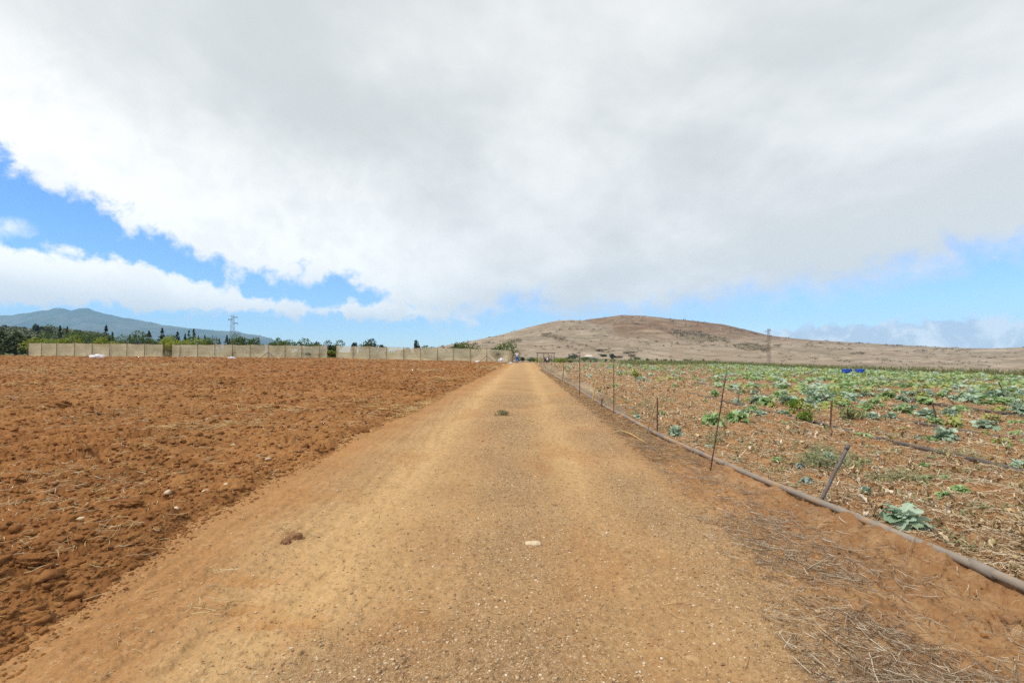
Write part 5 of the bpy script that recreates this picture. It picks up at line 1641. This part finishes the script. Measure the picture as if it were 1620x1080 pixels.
pp_ = at_depth(818, 575, 70.0)
per = empty('person', (pp_.x, 70, Hpt(pp_.x, 70)), math.pi)
tag(per, 'person in white shirt and blue trousers standing on the road end, hands raised to face', 'person')
sv = [(0, 0, 0.95), (0, 0, 1.15), (0, 0, 1.38), (0, 0.0, 1.50), (0, 0.01, 1.57), (0, 0.02, 1.66), (0, 0.01, 1.73)]
se = [(0, 1), (1, 2), (2, 3), (3, 4), (4, 5), (5, 6)]
sr = [(0.15, 0.11), (0.13, 0.10), (0.16, 0.11), (0.055, 0.055), (0.06, 0.07), (0.078, 0.095), (0.055, 0.065)]
for s in (-1, 1):
    i = len(sv)
    sv += [(s * 0.19, 0, 1.41), (s * 0.33, 0.06, 1.20), (s * 0.13, 0.24, 1.46), (s * 0.07, 0.25, 1.55)]
    se += [(2, i), (i, i + 1), (i + 1, i + 2), (i + 2, i + 3)]
    sr += [(0.065, 0.065), (0.045, 0.045), (0.03, 0.03), (0.038, 0.022)]
    for f in range(4):
        j = len(sv)
        sv += [(s * (0.085 - 0.018 * f), 0.255 - 0.006 * f, 1.60 + 0.006 * (1.5 - abs(f - 1.5))), (s * (0.075 - 0.018 * f), 0.235, 1.635)]
        se += [(i + 3, j), (j, j + 1)]; sr += [(0.009, 0.009), (0.008, 0.008)]
    j = len(sv)
    sv += [(s * 0.03, 0.25, 1.555), (s * 0.012, 0.235, 1.58)]; se += [(i + 3, j), (j, j + 1)]; sr += [(0.011, 0.011), (0.009, 0.009)]
    i = len(sv)
    sv += [(s * 0.09, 0, 0.90), (s * 0.11, 0.02, 0.50), (s * 0.11, -0.01, 0.09), (s * 0.12, 0.12, 0.045)]
    se += [(0, i), (i, i + 1), (i + 1, i + 2), (i + 2, i + 3)]
    sr += [(0.085, 0.085), (0.058, 0.06), (0.042, 0.045), (0.035, 0.03)]
skin_body('body', sv, se, sr, M['skin'], per)
V_, E_, R_ = [(0, 0, 0.98), (0, 0, 1.16), (0, 0, 1.39)], [(0, 1), (1, 2)], [(0.185, 0.135), (0.16, 0.125), (0.185, 0.13)]
for s in (-1, 1):
    i = len(V_); V_ += [(s * 0.2, 0, 1.41), (s * 0.30, 0.05, 1.25)]; E_ += [(2, i), (i, i + 1)]; R_ += [(0.085, 0.085), (0.07, 0.07)]
skin_body('shirt', V_, E_, R_, M['shirt'], per)
V_, E_, R_ = [(0, 0, 0.97)], [], [(0.175, 0.13)]
for s in (-1, 1):
    i = len(V_); V_ += [(s * 0.1, 0, 0.88), (s * 0.115, 0.02, 0.5), (s * 0.115, -0.01, 0.1)]; E_ += [(0, i), (i, i + 1), (i + 1, i + 2)]; R_ += [(0.11, 0.11), (0.085, 0.085), (0.075, 0.075)]
skin_body('trousers', V_, E_, R_, M['jeans'], per)
b = MB(); b.blob((0, -0.02, 1.72), (0.092, 0.108, 0.085), 3, 0.08, 3); b.build('hair', M['hair'], per)
b = MB()
for s in (-1, 1):
    b.blob((s * 0.032, 0.108, 1.665), (0.012, 0.006, 0.007), 1, 0, 1)
b.build('eyes', M['hair'], per)
for s in (-1, 1):
    b = MB(); b.blob((s * 0.12, 0.07, 0.045), (0.052, 0.14, 0.05), 4 + s, 0.05, 2); b.build('shoe', M['dark'], per)

# ------------------------------------------------------------------ haze
HZ_D = 0.00012
b = MB(); b.box((0, 0, 232), (14400, 14400, 580))
t = NT('haze_air')
vol = t.n('ShaderNodeVolumePrincipled', {'Color': (0.44, 0.71, 1.0, 1), 'Density': HZ_D, 'Anisotropy': 0.0})
oo = t.n('ShaderNodeOutputMaterial'); t.t.links.new(vol.outputs[0], oo.inputs['Volume'])
o = b.build('haze', t.m, smooth=False); tag(o, 'thin bluish haze filling the air over the whole valley', 'haze', kind='stuff')

# ------------------------------------------------------------------ sky and sun
SUN_EL, SUN_AZ = math.radians(58), math.radians(-115)     # azimuth clockwise from +Y
w = bpy.data.worlds.new('World'); scene.world = w; w.use_nodes = True
t = NT('sky', w.node_tree)
sky = t.n('ShaderNodeTexSky', sky_type='NISHITA', sun_disc=False, sun_elevation=SUN_EL, sun_rotation=SUN_AZ, air_density=1.0, dust_density=0.0, ozone_density=2.0)
g = t.n('ShaderNodeTexCoord').outputs['Generated']
xyz = t.n('ShaderNodeSeparateXYZ', {0: g})
X_, Y_, Z_ = xyz.outputs
az = t.m_('ARCTAN2', X_, Y_)
te = t.m_('DIVIDE', Z_, t.m_('SQRT', t.m_('ADD', t.m_('MULTIPLY', X_, X_), t.m_('MULTIPLY', Y_, Y_))))   # tan of elevation


def azel(px, py):
    v = ray(px, py)
    return math.atan2(v.x, v.y), v.z / math.hypot(v.x, v.y)


def curve(points, lo, hi):
    """tan(elevation) as a function of azimuth, from sighted points; azimuth mapped to 0..1 over -pi..pi"""
    nd = t.n('ShaderNodeFloatCurve')
    fac = t.m_('ADD', t.m_('DIVIDE', az, 2 * math.pi), 0.5)
    t.put(nd.inputs['Value'], fac)
    c = nd.mapping.curves[0]
    pts = [((a / (2 * math.pi)) + 0.5, (e - lo) / (hi - lo)) for a, e in points]
    while len(c.points) < len(pts):
        c.points.new(0.5, 0.5)
    for p_, q_ in zip(c.points, pts):
        p_.location = q_; p_.handle_type = 'VECTOR' if False else 'AUTO_CLAMPED'
    nd.mapping.update()
    return t.m_('ADD', t.m_('MULTIPLY', nd.outputs[0], hi - lo), lo)


def up8(px, py):
    return azel(px, py - (16 if 280 < px < 600 else 9 if 600 <= px < 730 else 0))


E1 = [(-math.pi, 0.25), (-1.6, 0.30)] + [up8(*q_) for q_ in [(-250, 225), (0, 262), (90, 292), (170, 335), (200, 358), (262, 385), (300, 408), (380, 438), (440, 452), (500, 452), (560, 462), (610, 487), (660, 505), (715, 508), (750, 500), (800, 482), (845, 478), (880, 492), (950, 500), (1010, 497), (1060, 492), (1110, 478), (1180, 466), (1260, 460), (1340, 448), (1420, 425), (1480, 410), (1560, 400), (1620, 388), (1800, 360)]] + [(1.6, 0.22), (math.pi, 0.25)]
T1 = curve(E1, 0.0, 0.5)
E2 = [(-math.pi, 0.16), (-1.2, 0.15)] + [azel(*q_) for q_ in [(0, 427), (100, 437), (200, 450), (300, 472), (380, 483), (430, 486), (500, 490), (600, 490)]] + [(0.2, 0.0), (math.pi, 0.0)]
T2 = curve(E2, 0.0, 0.5)
TH2 = curve([(-math.pi, 0.05), (-1.2, 0.05)] + [(azel(a, 470)[0], b_ / FPX) for a, b_ in [(0, 36), (120, 31), (250, 29), (340, 24), (400, 15), (440, 13), (480, 9), (540, 13), (620, 16), (700, 8)]] + [(0.1, 0.0), (math.pi, 0.0)], 0.0, 0.2)
E3 = [(-math.pi, 0.03), (-0.6, -0.02), (0.35, 0.0)] + [azel(*q_) for q_ in [(1180, 530), (1240, 521), (1300, 513), (1400, 513), (1440, 509), (1475, 503), (1510, 500), (1550, 505), (1590, 511), (1620, 511)]] + [(1.4, 0.06), (math.pi, 0.03)]
T3 = curve(E3, -0.05, 0.2)

# cloud textures live on the dome of directions; low parts squashed as flat cloud layers look from below
n_big = t.noise(g, 4.5, 7, 0.62); n_mid = t.noise(g, 15, 8, 0.6, dist=0.4); n_fine = t.noise(g, 34, 5, 0.6, dist=0.3)
flat = t.n('ShaderNodeCombineXYZ', {0: t.m_('DIVIDE', X_, t.m_('ADD', t.m_('ABSOLUTE', Z_), 0.22)), 1: t.m_('DIVIDE', Y_, t.m_('ADD', t.m_('ABSOLUTE', Z_), 0.22)), 2: 0.0}).outputs[0]
n_lay = t.noise(flat, 0.75, 6, 0.55, dist=0.3); n_lay2 = t.noise(t.scl(flat, (1.0, 0.6, 1)), 1.9, 5, 0.55)
left = t.rng(az, 0.05, -0.35)
wob = t.m_('ADD', t.m_('MULTIPLY', t.m_('SUBTRACT', n_mid, 0.5), 0.20), t.m_('MULTIPLY', t.m_('SUBTRACT', n_fine, 0.5), 0.11))
wob = t.m_('ADD', t.m_('MULTIPLY', t.m_('SUBTRACT', n_big, 0.5), 0.05), wob)
d1 = t.m_('ADD', t.m_('SUBTRACT', te, T1), t.m_('MULTIPLY', wob, t.m_('ADD', 0.55, t.m_('MULTIPLY', left, 0.12))))
soft = t.m_('ADD', 0.045, t.m_('MULTIPLY', left, -0.026))
c1 = t.n('ShaderNodeMapRange', {0: d1, 1: t.m_('MULTIPLY', soft, -1.0), 2: soft, 3: 0.0, 4: 1.0}, interpolation_type='SMOOTHSTEP').outputs[0]
# low cumulus band
dd = t.m_('SUBTRACT', TH2, t.m_('ABSOLUTE', t.m_('SUBTRACT', te, T2)))
d2 = t.m_('ADD', dd, t.m_('MULTIPLY', wob, 0.42))
c2 = t.m_('MULTIPLY', t.rng(d2, -0.004, 0.014), t.rng(TH2, 0.002, 0.008))
# small cloud puffs
pa, pe = azel(8, 362)
dp = t.m_('SQRT', t.m_('ADD', t.m_('POWER', t.m_('DIVIDE', t.m_('SUBTRACT', az, pa), 0.030), 2.0), t.m_('POWER', t.m_('DIVIDE', t.m_('SUBTRACT', te, pe), 0.022), 2.0)))
c4 = t.rng(t.m_('ADD', t.m_('SUBTRACT', 1.0, dp), t.m_('MULTIPLY', wob, 9.0)), -0.2, 1.0)
# grey bank over the sea
d3 = t.m_('ADD', t.m_('SUBTRACT', T3, te), t.m_('MULTIPLY', wob, 0.38))
c3 = t.m_('MULTIPLY', t.rng(d3, -0.004, 0.009), 0.88)

# light in the clouds
g1 = t.rng(t.m_('ADD', t.m_('MULTIPLY', n_lay, 0.65), t.m_('MULTIPLY', n_lay2, 0.35)), 0.40, 0.62)
col1 = t.mix(g1, (0.705, 0.735, 0.74, 1), (0.99, 1.0, 0.995, 1))
rim = t.m_('MULTIPLY', t.rng(d1, 0.30, 0.02), t.m_('ADD', 0.15, t.m_('MULTIPLY', left, 0.85)))
col1 = t.mix(rim, col1, (1.18, 1.18, 1.16, 1))
edge_sh = t.m_('MULTIPLY', t.rng(t.m_('ADD', n_mid, t.m_('MULTIPLY', n_fine, 0.4)), 0.62, 0.86), t.m_('MULTIPLY', rim, 0.22))
col1 = t.mix(edge_sh, col1, (0.80, 0.84, 0.88, 1))
col2 = t.mix(t.rng(t.m_('SUBTRACT', te, T2), 0.02, -0.035), (1.25, 1.25, 1.24, 1), (1.0, 1.03, 1.06, 1))
col2 = t.mix(t.m_('MULTIPLY', t.rng(n_mid, 0.5, 0.66), 0.25), col2, (0.92, 0.95, 1.0, 1))
col3 = t.mix(t.rng(t.m_('ADD', n_mid, t.m_('MULTIPLY', t.m_('SUBTRACT', n_big, 0.5), 0.8)), 0.46, 0.60), (0.60, 0.66, 0.81, 1), (1.15, 1.14, 1.15, 1))

hs = t.n('ShaderNodeHueSaturation', {'Saturation': 1.12, 'Color': sky.outputs[0]})
tnt = t.mix(1.0, hs.outputs[0], (0.58, 0.80, 1.2, 1), 'MULTIPLY')
bg = t.n('ShaderNodeBackground', {0: tnt, 1: 0.08})


CLOUD = 1 / 2.2


def lay(prev, fac, col):
    b_ = t.n('ShaderNodeBackground', {0: col, 1: CLOUD})
    m_ = t.n('ShaderNodeMixShader', {0: fac}); t.t.links.new(prev, m_.inputs[1]); t.t.links.new(b_.outputs[0], m_.inputs[2])
    return m_.outputs[0]


s_ = lay(bg.outputs[0], c3, col3)
s_ = lay(s_, c2, col2)
s_ = lay(s_, c4, col2)
s_ = lay(s_, c1, col1)
oo = t.n('ShaderNodeOutputWorld'); t.t.links.new(s_, oo.inputs[0])
w.cycles.sampling_method = 'MANUAL'; w.cycles.sample_map_resolution = 1024

sd = bpy.data.lights.new('sun', 'SUN'); sd.energy = 1.35; sd.angle = math.radians(10); sd.color = (1.0, 0.95, 0.86)
so = bpy.data.objects.new('sun', sd); COL.objects.link(so)
dv = Vector((math.sin(SUN_AZ) * math.cos(SUN_EL), math.cos(SUN_AZ) * math.cos(SUN_EL), math.sin(SUN_EL)))
so.rotation_euler = dv.to_track_quat('Z', 'Y').to_euler()
so.location = dv * 50

# ------------------------------------------------------------------ render settings
scene.view_settings.view_transform = 'Standard'
scene.view_settings.look = 'None'
scene.view_settings.exposure = math.log2(2.2)
scene.view_settings.gamma = 1.0
scene.render.engine = 'CYCLES'
cy_ = scene.cycles
cy_.max_bounces = 6; cy_.diffuse_bounces = 3; cy_.glossy_bounces = 2; cy_.transmission_bounces = 3; cy_.transparent_max_bounces = 12; cy_.volume_bounces = 1
cy_.use_denoising = False; cy_.use_adaptive_sampling = False
